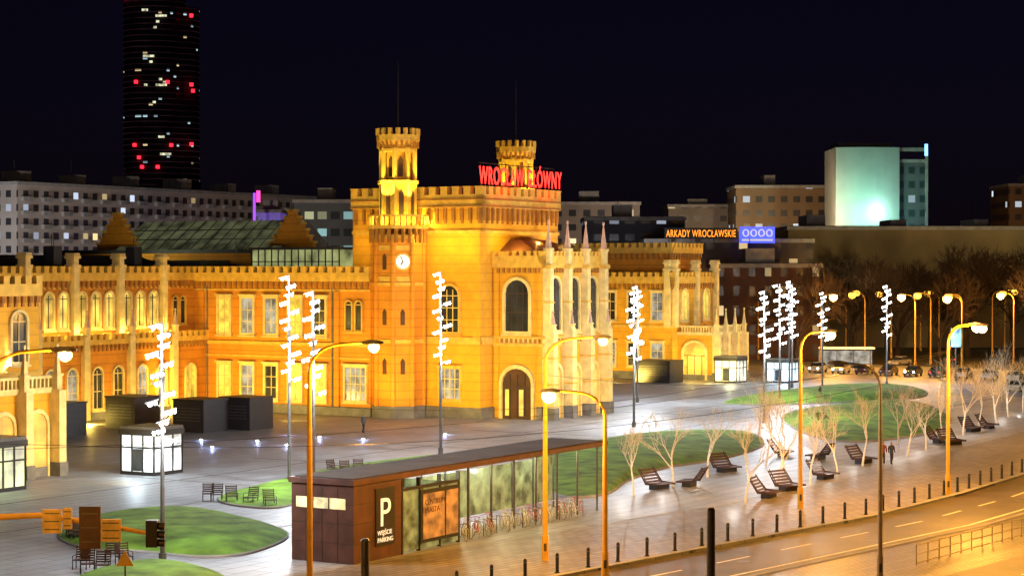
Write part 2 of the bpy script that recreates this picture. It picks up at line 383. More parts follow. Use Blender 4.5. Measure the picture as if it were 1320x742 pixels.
for k in range(4):
    x=px0+.3+k*(px1-px0-.6)/3
    S.box('pilasters',x-.42,x+.42,py0-1.3,py0,0,8.6)
    S.box('plinth',x-.5,x+.5,py0-1.4,py0,0,1.2)
    S.prism('pilasters',[(x-.42,py0-1.3),(x+.42,py0-1.3),(x+.42,py0),(x-.42,py0)],8.6,9.3,.8,(x,py0))
    S.box('pilasters',x-.34,x+.34,py0-.85,py0,9.0,15.4)
    S.box('trim',x-.46,x+.46,py0-1.0,py0,14.9,15.3)
    for z in (3.4,6.0,11.5): S.box('trim',x-.47,x+.47,py0-(1.36 if z<8 else .92),py0,z,z+.18)
    pinnacle(S,x,py0-.45,15.4,.62,4.3)
    pinnacle(S,x,py0-1.0,8.7,.4,2.0)
for k in range(3):
    x=px0+.3+(k+.5)*(px1-px0-.6)/3
    window(S,Ff,x,8.8,2.0,5.2,1.0,pane='glass_dark',mx=1,mz=2,fw=.25,frame='pilasters',mull='dark_mullions')
    o=archpts(x,0,2.9,5.6,1.3); i=archpts(x,.0,2.4,5.2,1.1)
    S.ring('pilasters',Ff,o,i,0,.3); S.extr('warm_interior',Ff,i,0,.03)
    for q in (-.4,.4): S.wbox('doors',Ff,x+q-.05,x+q+.05,0,4.2,.03,.12)
# --- side mass of the central part
S.box('walls',-3,0,11.2,34,0,14.0)
S.box('walls',0.0,26,15.5,34,0,14.0)
S.box('walls',18.5,26,6,15.5,0,14.0)
S.box('roof',-2.6,25.6,15.8,33.6,14.0,14.4)
F=('x',-3)
crenel(S,F,11.2,34.35,14.5,base=.9,mh=.55,mw=.6,gap=.5,cs=.7,chh=.5)
S.wbox('trim',F,11.2,34,7.0,7.35,0,.18); S.wbox('trim',F,11.2,34,5.75,5.9,0,.1)
S.wbox('trim',F,11.2,34,12.6,12.8,0,.1)
S.wbox('plinth',F,11.1,34.2,0,.9,0,.2)
for k,y in enumerate((29.9,26.8,23.7,20.6,17.5)):
    window(S,F,y,8.2,1.45,3.6,0,pane=('glass_yellow','glass_blue','glass_blue','glass_yellow','glass_dark')[k],mx=1,mz=2,frame='pilasters',fw=.26)
    window(S,F,y,1.5,1.45,3.3,0,pane=('glass_yellow','glass_blue','glass_dark','glass_yellow','glass_yellow')[k],mx=1,mz=2,frame='pilasters',fw=.26)
for q in (-.6,.6): window(S,F,13.2+q,8.7,.75,2.9,.35,pane='glass_dark',mx=0,mz=1,fw=.14)
window(S,F,13.0,1.6,2.5,3.3,0,pane='glass_blue',mx=3,mz=3,frame='pilasters',fw=.2)
for y in (15.3,32.9): S.wbox('walls',F,y-.3,y+.3,.9,12.6,0,.22)
for y in (15.9,32.2): S.wbox('plinth',F,y-.06,y+.06,.9,13.4,.01,.16)
# --- wings
def wing(x0,x1):
    S.box('walls',x0,x1,34,50,0,14.0); S.box('roof',x0,x1,34.4,49.6,14.0,14.5)
    S.raw('roof',[(x0,35,14.5),(x1,35,14.5),(x1,49,14.5),(x0,49,14.5),(x0,42,16.3),(x1,42,16.3)],[(0,1,5,4),(2,3,4,5),(0,4,3),(1,2,5)])
    F=('y',34)
    crenel(S,F,x0,x1,14.5,base=.8,mh=.55,mw=.6,gap=.5,cs=.7,chh=.5)
    S.box('walls',x0,x1,32.4,34,0,7.6)
    G=('y',32.4)
    crenel(S,G,x0,x1,7.9,base=.5,mh=.45,mw=.5,gap=.4,cs=.6,chh=.35)
    S.wbox('plinth',G,x0,x1,0,.8,0,.2)
    S.wbox('trim',F,x0,x1,12.9,13.05,0,.1)
wing(-58,-3); wing(26,73)
for k in range(8):
    x=-8.5-k*6.6
    if x<-57: break
    pilaster(S,('y',34),x,8.0,15.0,.75,.7)
    S.wbox('pilasters',('y',32.4),x-.4,x+.4,0,8.2,0,.5)
    pinnacle(S,x,32.0,8.2,.5,2.6)
    for q in (-2.0,-.0,2.0):
        xx=x-3.3+q
        window(S,('y',34),xx,9.1,1.15,3.4,.57,pane='glass_lit',mx=1,mz=1,fw=.22,frame='pilasters',mull='dark_mullions')
    for q in (-1.5,1.5):
        window(S,('y',32.4),x-3.3+q,1.1,1.3,4.0,.65,pane='glass_dark' if k%2 else 'glass_blue',mx=1,mz=2,fw=.18,frame='pilasters')
for q in (-.6,.6): window(S,('y',34),-5.7+q,9.2,.8,2.8,.4,pane='glass_dark',mx=0,mz=1,fw=.14)
window(S,('y',32.4),-5.7,1.1,1.4,3.8,.7,pane='glass_yellow',mx=1,mz=2,frame='pilasters')
def pavilion(x0,x1,y0,px0_,px1_,pd):
    S.box('light_walls',x0,x1,y0,34,0,13.4)
    S.box('roof',x0+.4,x1-.4,y0+.4,33.6,13.4,13.8)
    for F,u0,u1 in ((('x',x0),y0,34),(('y',y0),x0,x1)):
        crenel(S,F,u0-.35,u1,13.8,base=.9,mh=.5,mw=.6,gap=.45,cs=.7,chh=.5)
        S.wbox('trim',F,u0-.15,u1,6.9,7.3,0,.18)
        S.wbox('plinth',F,u0-.2,u1,0,1.0,0,.22)
    for k in range(int((34-y0)/3.6)):
        y=y0+2.2+k*3.6
        window(S,('x',x0),y,8.0,1.6,3.6,0,pane='glass_dark' if k%3 else 'glass_blue',mx=1,mz=2,frame='pilasters',fw=.22)
        window(S,('x',x0),y,1.8,1.6,3.0,0,pane='glass_dark' if k%2 else 'glass_blue',mx=1,mz=2,frame='pilasters',fw=.22)
    S.box('light_walls',px0_,px1_,y0-pd,y0-.01,0,6.3)
    for F,u0,u1 in ((('x',px0_),y0-pd,y0-.02),(('y',y0-pd),px0_,px1_)):
        S.wbox('pilasters',F,u0-.2,u1,6.0,6.4,0,.22)
        n=int((u1-u0)/.4)
        for k in range(n): S.wbox('pilasters',F,u0+k*.4,u0+k*.4+.15,6.4,7.05,-.15,.1)
        S.wbox('pilasters',F,u0-.2,u1,7.05,7.25,-.25,.2)
        S.wbox('plinth',F,u0-.15,u1,0,.7,0,.15)
    uc=y0-pd/2; w=pd*.62
    S.ring('pilasters',('x',px0_),archpts(uc,0,w+.6,5.3,w*.45+.2),archpts(uc,0,w,5.0,w*.45),0,.25)
    S.extr('warm_interior',('x',px0_),archpts(uc,0,w,5.0,w*.45),0,.03)
    for q in range(3): S.wbox('doors',('x',px0_),uc-w/2+w*(q+.5)/3-.04,uc-w/2+w*(q+.5)/3+.04,0,3.2,.03,.1)
    S.wbox('doors',('x',px0_),uc-w/2,uc+w/2,3.2,3.3,.03,.1)
    n=4
    for k in range(n):
        x=px0_+.3+k*(px1_-px0_-.6)/(n-1)
        S.box('pilasters',x-.35,x+.35,y0-pd-1.0,y0-pd,0,6.2)
        S.box('plinth',x-.42,x+.42,y0-pd-1.1,y0-pd,0,1.0)
        pinnacle(S,x,y0-pd-.45,6.2,.5,3.3,'pilasters')
        if k<n-1:
            xc=x+(px1_-px0_-.6)/(n-1)/2
            S.ring('pilasters',('y',y0-pd),archpts(xc,0,2.3,4.9,1.1),archpts(xc,0,1.9,4.6,.9),0,.2)
            S.extr('warm_interior',('y',y0-pd),archpts(xc,0,1.9,4.6,.9),0,.03)
pavilion(-74,-58,3.2,-72,-61.5,5.0)
for x in (-60.2,-64,-68): window(S,('y',3.2),x,8.0,1.5,3.7,.7,pane='glass_dark',mx=1,mz=2,fw=.22,frame='pilasters')
pavilion(73,86.5,15,74.5,84,5.2)
for x in (73.4,80,86.1): pilaster(S,('y',15),x,7,14.6,.8,.6)
pilaster(S,('x',73),15.6,7,14.6,.8,.6)
for x in (76.5,83.2): window(S,('y',15),x,8,1.8,4.0,.9,pane='glass_yellow',mx=1,mz=2,fw=.25,frame='pilasters')
S.box('walls',76.5,86,17,34,13.8,17.4)
crenel(S,('x',76.5),16.65,34,17.8,base=.8,mh=.5,mw=.6,gap=.45,cs=.8,chh=.6)
crenel(S,('y',17),76.2,86,17.8,base=.8,mh=.5,mw=.6,gap=.45,cs=.8,chh=.6)
# --- hall roofs behind
S.box('walls',4,25,30,60,14.0,16.6); S.box('roof',3.6,25.4,29.6,60.4,16.6,17.0)
S.box('roof',-1.5,3.6,34.5,58,14.4,15.8)
S.raw('roof',[(8,31,17),(18,31,17),(18,55,17),(8,55,17),(13,31,20.4),(13,55,20.4)],[(1,2,5,4),(0,1,4),(2,3,5)])
S.raw('skylight',[(8,31,17),(8,55,17),(13,55,20.4),(13,31,20.4)],[(0,1,2,3)])
for k in range(16):
    y=31+k*1.6
    S.raw('mast',[(7.95,y-.08,17.05),(7.95,y+.08,17.05),(12.95,y+.08,20.5),(12.95,y-.08,20.5)],[(0,1,2,3)])
for z in (18.2,19.3):
    x=8+(z-17)/3.4*5-.08; S.box('mast',x-.05,x+.03,31,55,z,z+.1)
for yc in (30,55.5):
    for k in range(6):
        w=3.0-k*.5; S.box('walls',8.7,9.3,yc-w,yc+w,17+k*.7,17.7+k*.7)
        S.box('trim',8.6,9.4,yc-w-.08,yc-w+.25,17.7+k*.7,17.95+k*.7); S.box('trim',8.6,9.4,yc+w-.25,yc+w+.08,17.7+k*.7,17.95+k*.7)
S.box('green_glass',.5,5.5,17.5,29,14.4,16.9); S.box('roof',.2,5.8,17.2,29.3,16.9,17.15)
for k in range(14): S.box('mast',.38,.5,17.5+k*.88,17.6+k*.88,14.4,16.9)
S.box('mast',.38,.5,17.5,29,15.6,15.7)
for (x,y) in ((-8,38),(-20,38),(-33,39),(2,20),(6,24),(1.0,31.5),(-14,44)):
    S.box('roof',x,x+1.2,y,y+1.2,14.4,17.2 if y>36 else 15.4); S.tube('mast',[(x+.6,y+.6,15),(x+.6,y+.6,18.6)],.05,4)
for z in (23.4,25.4): S.box('sign_frame',.4,15.4,.45,.53,z,z+.08)
for k in range(9): S.box('sign_frame',.5+k*1.84,.58+k*1.84,.35,.43,22.3,25.5)
st=S.finish()
def text(name,body,loc,rot,size,mt,parent=None,ext=.05,sx=1,align='LEFT',bold=0,sp=1):
    c=bpy.data.curves.new(name,'FONT'); c.body=body; c.size=size; c.extrude=ext; c.align_x=align; c.offset=bold; c.space_character=sp
    o=bpy.data.objects.new(name,c); COL.objects.link(o); o.location=loc; o.rotation_euler=rot; o.scale=(sx,1,1)
    c.materials.append(mt)
    if parent: o.parent=parent
    return o
t=text('sign_letters','WROCŁAW GŁÓWNY',(-.1,.1,23.35),(R(90),0,0),2.5,REDN,st,.02,1,sp=1.12,bold=.03)
bpy.context.view_layer.update()
t.scale=(16.6/max(t.dimensions.x,.1),1,1)
for x in (3,12): light('sign_glow','POINT',(x,-1.2,24.0),350,(1,.05,.02),.1,parent=st)
def sl(kind,loc,p,col,r=.2,aim=None,cone=100): return light('floodlight',kind,loc,p,col,r,aim,cone,st)
for y in (14.5,21.5,29): sl('SPOT',(-14,y,.4),4600,YEL,.15,(-3,y,9),120)
sl('SPOT',(-15,1.5,.4),9000,YEL,.2,(0,4,14),110)
sl('SPOT',(-9,6.5,.4),2000,YEL,.2,(0,7,13),100)
sl('SPOT',(-9,-6,.4),4700,YEL,.2,(2.3,-3,9),110)
sl('SPOT',(8,-19,.4),4800,YEL,.2,(8,-5.8,9),110)
for y in (1.5,4.5,13.5): sl('POINT',(-2.0,y,17.4),320,YEL,.1)
for x in (3,8,13): sl('POINT',(x,-2.0,17.6),340,YEL,.1)
for cx,mu in ((-1.6,1.0),(21.6,1.4)):
    for a in (160,225,290):
        sl('POINT',(cx+2.6*math.cos(R(a)),8.8+2.6*math.sin(R(a)),19.6),300*mu,TOW,.08)
    for a in (180,250):
        sl('SPOT',(cx+3.0*math.cos(R(a)),8.8+3.0*math.sin(R(a)),21.6),2900*mu,TOW,.1,(cx,8.8,27),75)
for k in range(4):
    x=-8.5-k*6.6
    sl('POINT',(x+.0,32.6,8.6),190,(1,.75,.2),.08)
    sl('POINT',(x-3.3,32.7,8.8),160,(1,.72,.15),.08)
    sl('POINT',(x-3.3,28.6,.5),850,YEL,.1)
sl('SPOT',(-64,-12,.4),3200,YEL,.2,(-62,-2,8),120)
sl('SPOT',(-56,-6,.4),2600,YEL,.2,(-59,3,10),120)
for y in (18,27): sl('SPOT',(61,y,.4),4600,YEL,.2,(73,y,9),120)
sl('SPOT',(65,6,.4),5000,YEL,.2,(76,12,8),110)
sl('POINT',(73.0,12.4,2.6),380,YEL,.2)
sl('SPOT',(80,-2,.4),4000,YEL,.2,(80,13,9),110)
sl('SPOT',(2,26,14.8),500,YEL,.1,(9,30,18),100)
sl('SPOT',(-2,46,16.2),900,(.9,1,.6),.1,(9,44,19),150)

# ================================================================ GROUND
def sheet(name,pts,z,m):
    me=bpy.data.meshes.new(name); me.from_pydata([(x,y,z) for x,y in pts],[],[tuple(range(len(pts)))])
    bm=bmesh.new(); bm.from_mesh(me)
    for f in bm.faces:
        if f.normal.z<0: f.normal_flip()
    bmesh.ops.triangulate(bm,faces=bm.faces); bm.to_mesh(me); bm.free()
    o=bpy.data.objects.new(name,me); COL.objects.link(o); me.materials.append(m); return o
ASPH=mat('asphalt',(.075,.06,.045),.5,ns=.3,na=.45,bump=.5,ns2=25)
sheet('ground',[(3500*math.cos(k*math.pi/24),3500*math.sin(k*math.pi/24)) for k in range(48)],-.16,mat('city_ground',(.06,.055,.045),.8,ns=.05,na=.4))
LINE=[(-130,-47),(-40,48),(-4,91.6),(5.1,102.6),(13,112.2),(21.7,122.8),(29.5,134.5),(37.6,148.3),(48,167),(60,188.5),(100,262),(150,356),(260,560)]
def offs(d,pts=LINE):
    out=[]
    for i,p in enumerate(pts):
        a=Vector(pts[max(i-1,0)]); b=Vector(pts[min(i+1,len(pts)-1)]); t=(b-a).normalized()
        out.append((p[0]+t.y*d,p[1]-t.x*d))
    return out
def strip(name,d0,d1,z,m,pts=LINE):
    A=offs(d0,pts);Bq=offs(d1,pts); n=len(A)
    me=bpy.data.meshes.new(name); me.from_pydata([(x,y,z) for x,y in A+Bq],[],[(i,n+i,n+i+1,i+1) for i in range(n-1)])
    o=bpy.data.objects.new(name,me); COL.objects.link(o); me.materials.append(m); return o
def dense(step):
    out=[];
    for i in range(len(LINE)-1):
        a=Vector(LINE[i]);b=Vector(LINE[i+1]);L=(b-a).length;n=max(1,int(L/step))
        for k in range(n): out.append(tuple(a+(b-a)*k/n))
    return out
PAVE=tilemat('granite_slab_paving',(.37,.385,.41),(.28,.29,.315),(.10,.10,.11),2.4,1.2,.5,ms=.035)
SIDE=tilemat('sidewalk_paving',(.34,.30,.24),(.23,.20,.155),(.08,.07,.055),1.0,.5,.5,rot=.88,ms=.035,stain=.5)
SETT=tilemat('tram_track_setts',(.19,.14,.10),(.10,.08,.06),(.03,.025,.02),.5,.25,.45,rot=.88,ms=.04,bump=.8,stain=.55)
edge=offs(.55)
pl=[(x,y) for x,y in edge[:11]]+[(70,300),(40,330),(-40,420),(-160,420),(-160,-40)]
me=bpy.data.meshes.new('plaza_pavement')
n=len(pl); me.from_pydata([(x,y,0) for x,y in pl]+[(x,y,-.16) for x,y in pl],[],[tuple(range(n))]+[(i,n+i,n+(i+1)%n,(i+1)%n) for i in range(n)])
bm=bmesh.new(); bm.from_mesh(me); bmesh.ops.triangulate(bm,faces=[f for f in bm.faces if len(f.verts)>4]); bmesh.ops.recalc_face_normals(bm,faces=bm.faces)
up=max(bm.faces,key=lambda f:f.calc_area())
if up.normal.z<0: bmesh.ops.reverse_faces(bm,faces=bm.faces)
bm.to_mesh(me); bm.free()
o=bpy.data.objects.new('plaza_pavement',me); COL.objects.link(o); me.materials.append(PAVE)
strip('sidewalk',-9.5,.2,.004,SIDE)
strip('sidewalk_border',-9.8,-9.5,.008,CONC)
strip('kerb',.2,.56,.012,CONC)
strip('road',.56,30,-.15,ASPH)
strip('tram_track_bed',7.6,14.6,-.142,SETT)
strip('tram_kerb',7.3,7.6,-.10,CONC)
for d in (9.0,10.43,11.9,13.33): strip('tram_rail',d,d+.07,-.136,STEEL)
strip('road_edge_line',6.5,6.68,-.145,WHITEP)
D=Bld('lane_markings',(0,0,0),0,{'dashes':WHITEP})
dl=dense(1.0)
def dashes(off,on,gap,w):
    A=offs(off-w/2,dl);Bq=offs(off+w/2,dl);i=0
    while i+on<len(A)-1:
        for k in range(i,i+on): D.raw('dashes',[(*A[k],-.145),(*Bq[k],-.145),(*Bq[k+1],-.145),(*A[k+1],-.145)],[(0,1,2,3)])
        i+=on+gap
dashes(3.6,3,3,.18); dashes(17.5,2,4,.16)
D.finish()
DR=Bld('drain_channels',ORG,ANG,{'channels':PLINTH})
for y in (-12,-22,-34): DR.box('channels',-90,60,y,y+.25,-.02,.008)
for x in (-60,-44,-28,-12,16,34): DR.box('channels',x,x+.2,-33.7,-6,-.02,.009)
DR.finish()
MH=Bld('manhole_covers',(0,0,0),0,{'covers':STEEL})
for (x,y,z) in ((12,104,-.15),(20,112,-.15),(26,121,-.15),(33,131,-.15)): MH.prism('covers',MH.ngon(x,y,.38,14),z-.02,z+.01)
MH.finish()

def smooth(pts,n=5):
    out=[];m=len(pts)
    for i in range(m):
        p0,p1,p2,p3=[Vector(pts[(i+k-1)%m]) for k in range(4)]
        for k in range(n):
            t=k/n; out.append(.5*((2*p1)+(-p0+p2)*t+(2*p0-5*p1+4*p2-p3)*t*t+(-p0+3*p1-3*p2+p3)*t**3))
    return out
def lawn(pts,h=.45):
    s=smooth(pts); c=sum((q for q in s),Vector((0,0)))/len(s); n=len(s)
    V=[];F=[]
    for sc,z in ((1.0,0.0),(1.0,.1),(.985,.12),(.9,h*.45),(.7,h*.85),(.4,h)):
        for q in s: p=c+(q-c)*sc; V.append((p.x,p.y,z+ (random.uniform(-.02,.02) if sc<.98 else 0)))
    V.append((c.x,c.y,h)); R_=6
    for r in range(R_-1):
        for k in range(n): F.append((r*n+k,r*n+(k+1)%n,(r+1)*n+(k+1)%n,(r+1)*n+k))
    for k in range(n): F.append(((R_-1)*n+k,(R_-1)*n+(k+1)%n,R_*n))
    me=bpy.data.meshes.new('lawn'); me.from_pydata(V,[],F); me.materials.append(GRASS); me.materials.append(CONC)
    bm=bmesh.new(); bm.from_mesh(me); bmesh.ops.recalc_face_normals(bm,faces=bm.faces)
    bm.faces.ensure_lookup_table()
    for i,f in enumerate(bm.faces):
        f.smooth=True
        if i<n*2: f.material_index=1
    bm.to_mesh(me); bm.free()
    o=bpy.data.objects.new('lawn',me); COL.objects.link(o)
lawn([(-25.1,121.9),(-21,125.8),(-16.9,121.9),(-12.6,113.7),(-13.5,106.3),(-16,104.3),(-19.6,106.3),(-22.7,107.4),(-25.5,113)],.7)
lawn([(-19.1,132.2),(-15.9,142.9),(-11.3,154.2),(-5.9,161.2),(-7.2,155.4),(-11.5,142.9),(-13.2,132.2),(-14.5,125.8),(-17.6,127)])
lawn([(1.8,159.2),(8.1,176.5),(14.2,184.8),(21.3,184.8),(21.3,170.3),(16.4,157.9),(11.6,151.2),(8.2,141.8),(6.1,133.1),(3.05,132.2),(1.67,144.4)],.6)
lawn([(23.1,222.9),(30.9,236.4),(41.6,251.6),(50.3,251.6),(47.6,233.5),(38.2,225.4),(28.8,220.3)],1.0)
lawn([(27.6,205.3),(37.7,222.9),(45.1,225.4),(43.5,200),(37,181.4),(29.3,173.3),(26.5,181.4)],.8)
lawn([(-21,97),(-18.5,102.1),(-15,99.5),(-13.5,95),(-17,90)],.6)

# ================================================================ STREET FURNITURE
def obj(name,me,loc,rz=0,sc=1):
    o=bpy.data.objects.new(name,me); COL.objects.link(o); o.location=loc; o.rotation_euler=(0,0,rz); o.scale=(sc,sc,sc); return o
def joined(name,build,mats):
    b=Bld('tmp_'+name); build(b); V=[];F=[];MI=[];ML=[]
    for p,(v,f) in b.parts.items():
        n=len(V); V+=v; F+=[tuple(i+n for i in q) for q in f]; ML.append(mats[p]); MI+=[len(ML)-1]*len(f)
    me=bpy.data.meshes.new(name); me.from_pydata(V,[],F)
    for m in ML: me.materials.append(m)
    for i,p in enumerate(me.polygons): p.material_index=MI[i]
    bm=bmesh.new(); bm.from_mesh(me); bmesh.ops.recalc_face_normals(bm,faces=bm.faces); bm.to_mesh(me); bm.free()
    bpy.data.objects.remove(b.e); return me
def bb(b):
    b.tube('post',[(0,0,-.02),(0,0,.9),(0,0,.96),(0,0,1.0)],[.085,.085,.07,.02],8); b.tube('band',[(0,0,.78),(0,0,.84)],.095,8); b.tube('post',[(0,0,0),(0,0,.06)],.13,8)
bolm=joined('bollard',bb,{'post':BLACK,'band':STEEL})
last=None
for q in dense(.25):
    v=Vector(q)
    if v.y<70 or v.y>300: continue
    if last is None or (v-last).length>=2.3:
        obj('bollard',bolm,(v.x,v.y,0)); last=v

def street_lamp(x,y,h,dx,dy=0,mt=None,power=3500,lit=True,pr=.12,two=False,bs=1.0,bm_=None):
    b=Bld('street_lamp',(x,y,0),0,{'pole':mt or YPOLE,'arm':mt or YPOLE,'head':GALV,'bulb':bm_ or ORL,'base':mt or YPOLE,'door':STEEL})
    b.tube('base',[(0,0,0),(0,0,1.3)],[pr*1.6,pr*1.5],10)
    b.box('door',-.07,.07,-pr*1.65,-pr*1.3,.5,.9)
    b.tube('pole',[(0,0,1.3),(0,0,h*.6),(0,0,h-1.2)],[pr*1.15,pr,pr*.7],10)
    L=[(dx,dy)]+([(dx*.9+.3,dy-1.6)] if two else [])
    for ax,ay in L:
        pts=[(0,0,h-1.2)]
        for k in range(1,7):
            t=k/6*math.pi/2; pts.append((ax*(1-math.cos(t))*.55,ay*(1-math.cos(t))*.55,h-1.2+1.2*math.sin(t)))
        pts.append((ax*.85,ay*.85,h+.06))
        b.tube('arm',pts,[pr*.7]*4+[pr*.5]*4,8)
        d=Vector((ax,ay,0)).normalized(); p=Vector((ax*.85,ay*.85,h+.05)); sd=Vector((-d.y,d.x,0))
        vs=[];
        for (t,w,zt,zb) in ((-.1,.07,.07,-.05),(.2,.17,.13,-.07),(.6,.17,.11,-.07),(.85,.06,.04,-.04)):
            c=p+d*t
            vs+=[c+sd*w+Vector((0,0,zb)),c-sd*w+Vector((0,0,zb)),c-sd*w*.7+Vector((0,0,zt)),c+sd*w*.7+Vector((0,0,zt))]
        fs=[(0,1,2,3),(12,15,14,13)]+[(s*4+k,s*4+(k+1)%4,s*4+4+(k+1)%4,s*4+4+k) for s in range(3) for k in range(4)]
        b.raw('head',vs,fs)
        if lit:
            c=p+d*.42
            b.tube('bulb',[c+Vector((0,0,-.04)),c+Vector((0,0,-.1)),c+Vector((0,0,-.24*bs)),c+Vector((0,0,-.36*bs)),c+Vector((0,0,-.42*bs))],[.16,.24*bs,.26*bs,.18*bs,.06],10)
            if power: light('lamp_light','POINT',tuple(c+Vector((0,0,-.42*bs-.15))),power,ORA,.12,parent=b.e)
    b.finish()
street_lamp(-8.8,87.6,11.7,2.8,power=4500)
street_lamp(1.7,103.4,11.4,3.0,power=5500)
street_lamp(4.5,97.5,9.0,-2.7,power=4500,bs=1.4)
street_lamp(18,125.8,11.0,1.7,power=7500,bs=1.3)
street_lamp(17.6,96.3,10.4,-2.0,lit=False,mt=GALV,pr=.1)
street_lamp(28.9,133.6,11.2,1.7,power=7000,two=True,bs=1.2)
street_lamp(-19.5,75,11.9,2.9,power=3000)
street_lamp(-22.5,60,9,2.0,power=3500)  # added lamp out of view, lights the signal gantry boards
street_lamp(30,98,11,-2.5,power=8500)  # extra lamp, unseen, beside the road
street_lamp(36,112,11,-2.5,power=8500)  # unseen lamp added beyond the view to light the road
street_lamp(49,152,11,-2.5,power=7500)  # another extra lamp outside the view
street_lamp(47,172,11,2.2,power=7500)
for (x,y,p) in ((52.8,473,0),(43.5,359,9000),(45.5,297,9000),(61,385,0),(155,800,0),(59.4,297,9000),(65.4,315,0),(83.5,385,9000),(62.7,281,9000),(145,612,0),(78.4,315,9000),(50.5,420,9000),(58,350,0),(95,420,0),(72,340,0),(110,480,9000),(40.3,330,0),(47.6,385,0),(67,300,0),(56,320,0),(88,360,0),(63,335,0),(74,365,0),(81,340,0),(52,340,0),(90,330,0),(69,270,0),(118,520,0),(133,560,0),(100,450,0),(76,420,0)):
    street_lamp(x,y,11,random.choice((-1.8,1.8)),.6,power=p,bs=2.3,bm_=ORF if (p==0 or y>330) else ORL)

def led_mast(x,y,h,seed,power=1500):
    rn=random.Random(seed)
    b=Bld('plaza_light_mast',(x,y,0),0,{'pole':MASTG,'arms':MASTG,'lamps':WHITEL,'base':MASTG,'housings':MASTG})
    b.tube('base',[(0,0,0),(0,0,.5)],.2,8); b.tube('pole',[(0,0,.5),(0,0,h*.5),(0,0,h)],[.12,.1,.06],8)
    n=13
    for k in range(n):
        z=h*(.5+.48*k/(n-1)); a=(2.4*k+rn.uniform(-.4,.4)); L=rn.uniform(.25,.6)
        dx,dy=math.cos(a),math.sin(a)
        c=Vector((dx*L,dy*L,z+.1))
        b.tube('arms',[(0,0,z-.15),c],.03,5)
        d=Vector((.9,rn.uniform(-.3,.3),.28)).normalized(); s=d.cross(Vector((0,0,1))).normalized(); nn=s.cross(d)
        q=[c+nn*.06+d*i_*.36+s*j_*.08 for i_,j_ in ((-1,-1),(1,-1),(1,1),(-1,1))]
        b.raw('housings',[v+nn*.03 for v in q]+[v-nn*.03 for v in q],[(0,1,2,3),(7,6,5,4)]+[(i,(i+1)%4,4+(i+1)%4,4+i) for i in range(4)])
        for o_ in (-.24,0,.24) if k%2 else (-.12,.16):
            e=c+d*o_
            r=.10 if (k+int(o_*10))%3 else .13
            b.tube('lamps',[e+Vector((0,0,.02)),e+Vector((0,0,-.05)),e+Vector((0,0,-.12)),e+Vector((0,0,-.18))],[r*.6,r,r*.8,r*.2],7)
    if power:
        light('mast_light','POINT',(.9,-.9,h*.6),power,WHT,.12,parent=b.e)
        light('mast_light','POINT',(-.8,-.9,h*.9),power,WHT,.12,parent=b.e)
    b.finish()
for i,(x,y,h,p) in enumerate(((-17.8,102.6,12.2,2500),(-15.4,139.3,14.5,4200),(-5.75,162.5,14.7,3900),(11.5,190,12.8,4200),(24.4,195,12.8,3600),(29.6,223,13.2,3400),(35,252,13,2800),(47.7,256.6,12.8,3800),(-13.0,132,13.5,2800),(33,240,13.5,0),(-38,150,13,4400),(14,225,13,3800),(38.5,250,12,0))):
    led_mast(x,y,h,i,p)

def kiosk(x,y,w,h,col,es,name='glass_lift_kiosk'):
    gm=mat('kiosk_glow',(.6,.6,.6),.3,emis=col,es=es,ns=.6,evar=True)
    b=Bld(name,(x,y,0),ANG,{'frame':BLACK,'glass':gm,'roof':STEEL,'panel':GLASSD})
    b.box('glass',0.08,w-.08,.08,w-.08,.25,h*.82)
    b.box('frame',0,w,0,w,0,.25); b.box('frame',-.08,w+.08,-.08,w+.08,h*.82,h*.94); b.box('roof',-.02,w+.02,-.02,w+.02,h*.94,h)
    for i in range(4):
        for (xx,yy) in ((i*(w-.1)/3,0),(0,i*(w-.1)/3),(i*(w-.1)/3,w-.1),(w-.1,i*(w-.1)/3)):
            b.box('frame',xx,xx+.1,yy,yy+.1,.25,h*.82)
    b.box('frame',-.015,w+.015,-.015,.05,h*.55,h*.58); b.box('frame',-.015,.05,-.01,w,h*.55,h*.58)
    b.box('panel',-.02,.03,w*.35,w*.62,.3,h*.54)
    b.finish()
    light('kiosk_light','POINT',(x-1.0,y-1.5,2.0),500,col,.3)
kiosk(-25.8,145.2,3.2,3.5,(.75,.92,1),1.0)
kiosk(-34.6,134,3.2,3.6,(.8,1,.3),.5)
kiosk(29.2,262,3.2,3.5,(1,.9,.45),.9)
kiosk(36.0,262,3.2,3.2,(.6,.85,1),1.6)
def granite(x,y,l,w,h):
    b=Bld('granite_vent_block',(x,y,0),ANG,{'body':DARKB,'cap':BLACK,'louvres':STEEL})
    b.box('body',0,l,0,w,0,h); b.box('cap',-.08,l+.08,-.08,w+.08,h,h+.12)
    for k in range(5): b.box('louvres',-.04,-.003,.4,w-.4,h*.35+k*.28,h*.35+k*.28+.1)
    b.finish()
for (x,y) in ((-28,183),(-24.2,186),(-40,178),(-35,187)): granite(x,y,3.5,3.6,2.9)
granite(20.5,262,4,5,2.8)
for (x,y) in ((-29,160),(-20,181),(-22,174),(-17,178),(-13,176),(-25,168),(-6,181),(-19,170),(-27,175)):
    b=Bld('ground_light',(x,y,0),0,{'ring':STEEL,'lens':WHITEL})
    b.prism('ring',b.ngon(0,0,.2,10),0,.05); b.prism('lens',b.ngon(0,0,.14,10),.05,.12,.6); b.finish()
    light('ground_glow','POINT',(x,y,.5),60,(.4,.5,1),.08,parent=None)

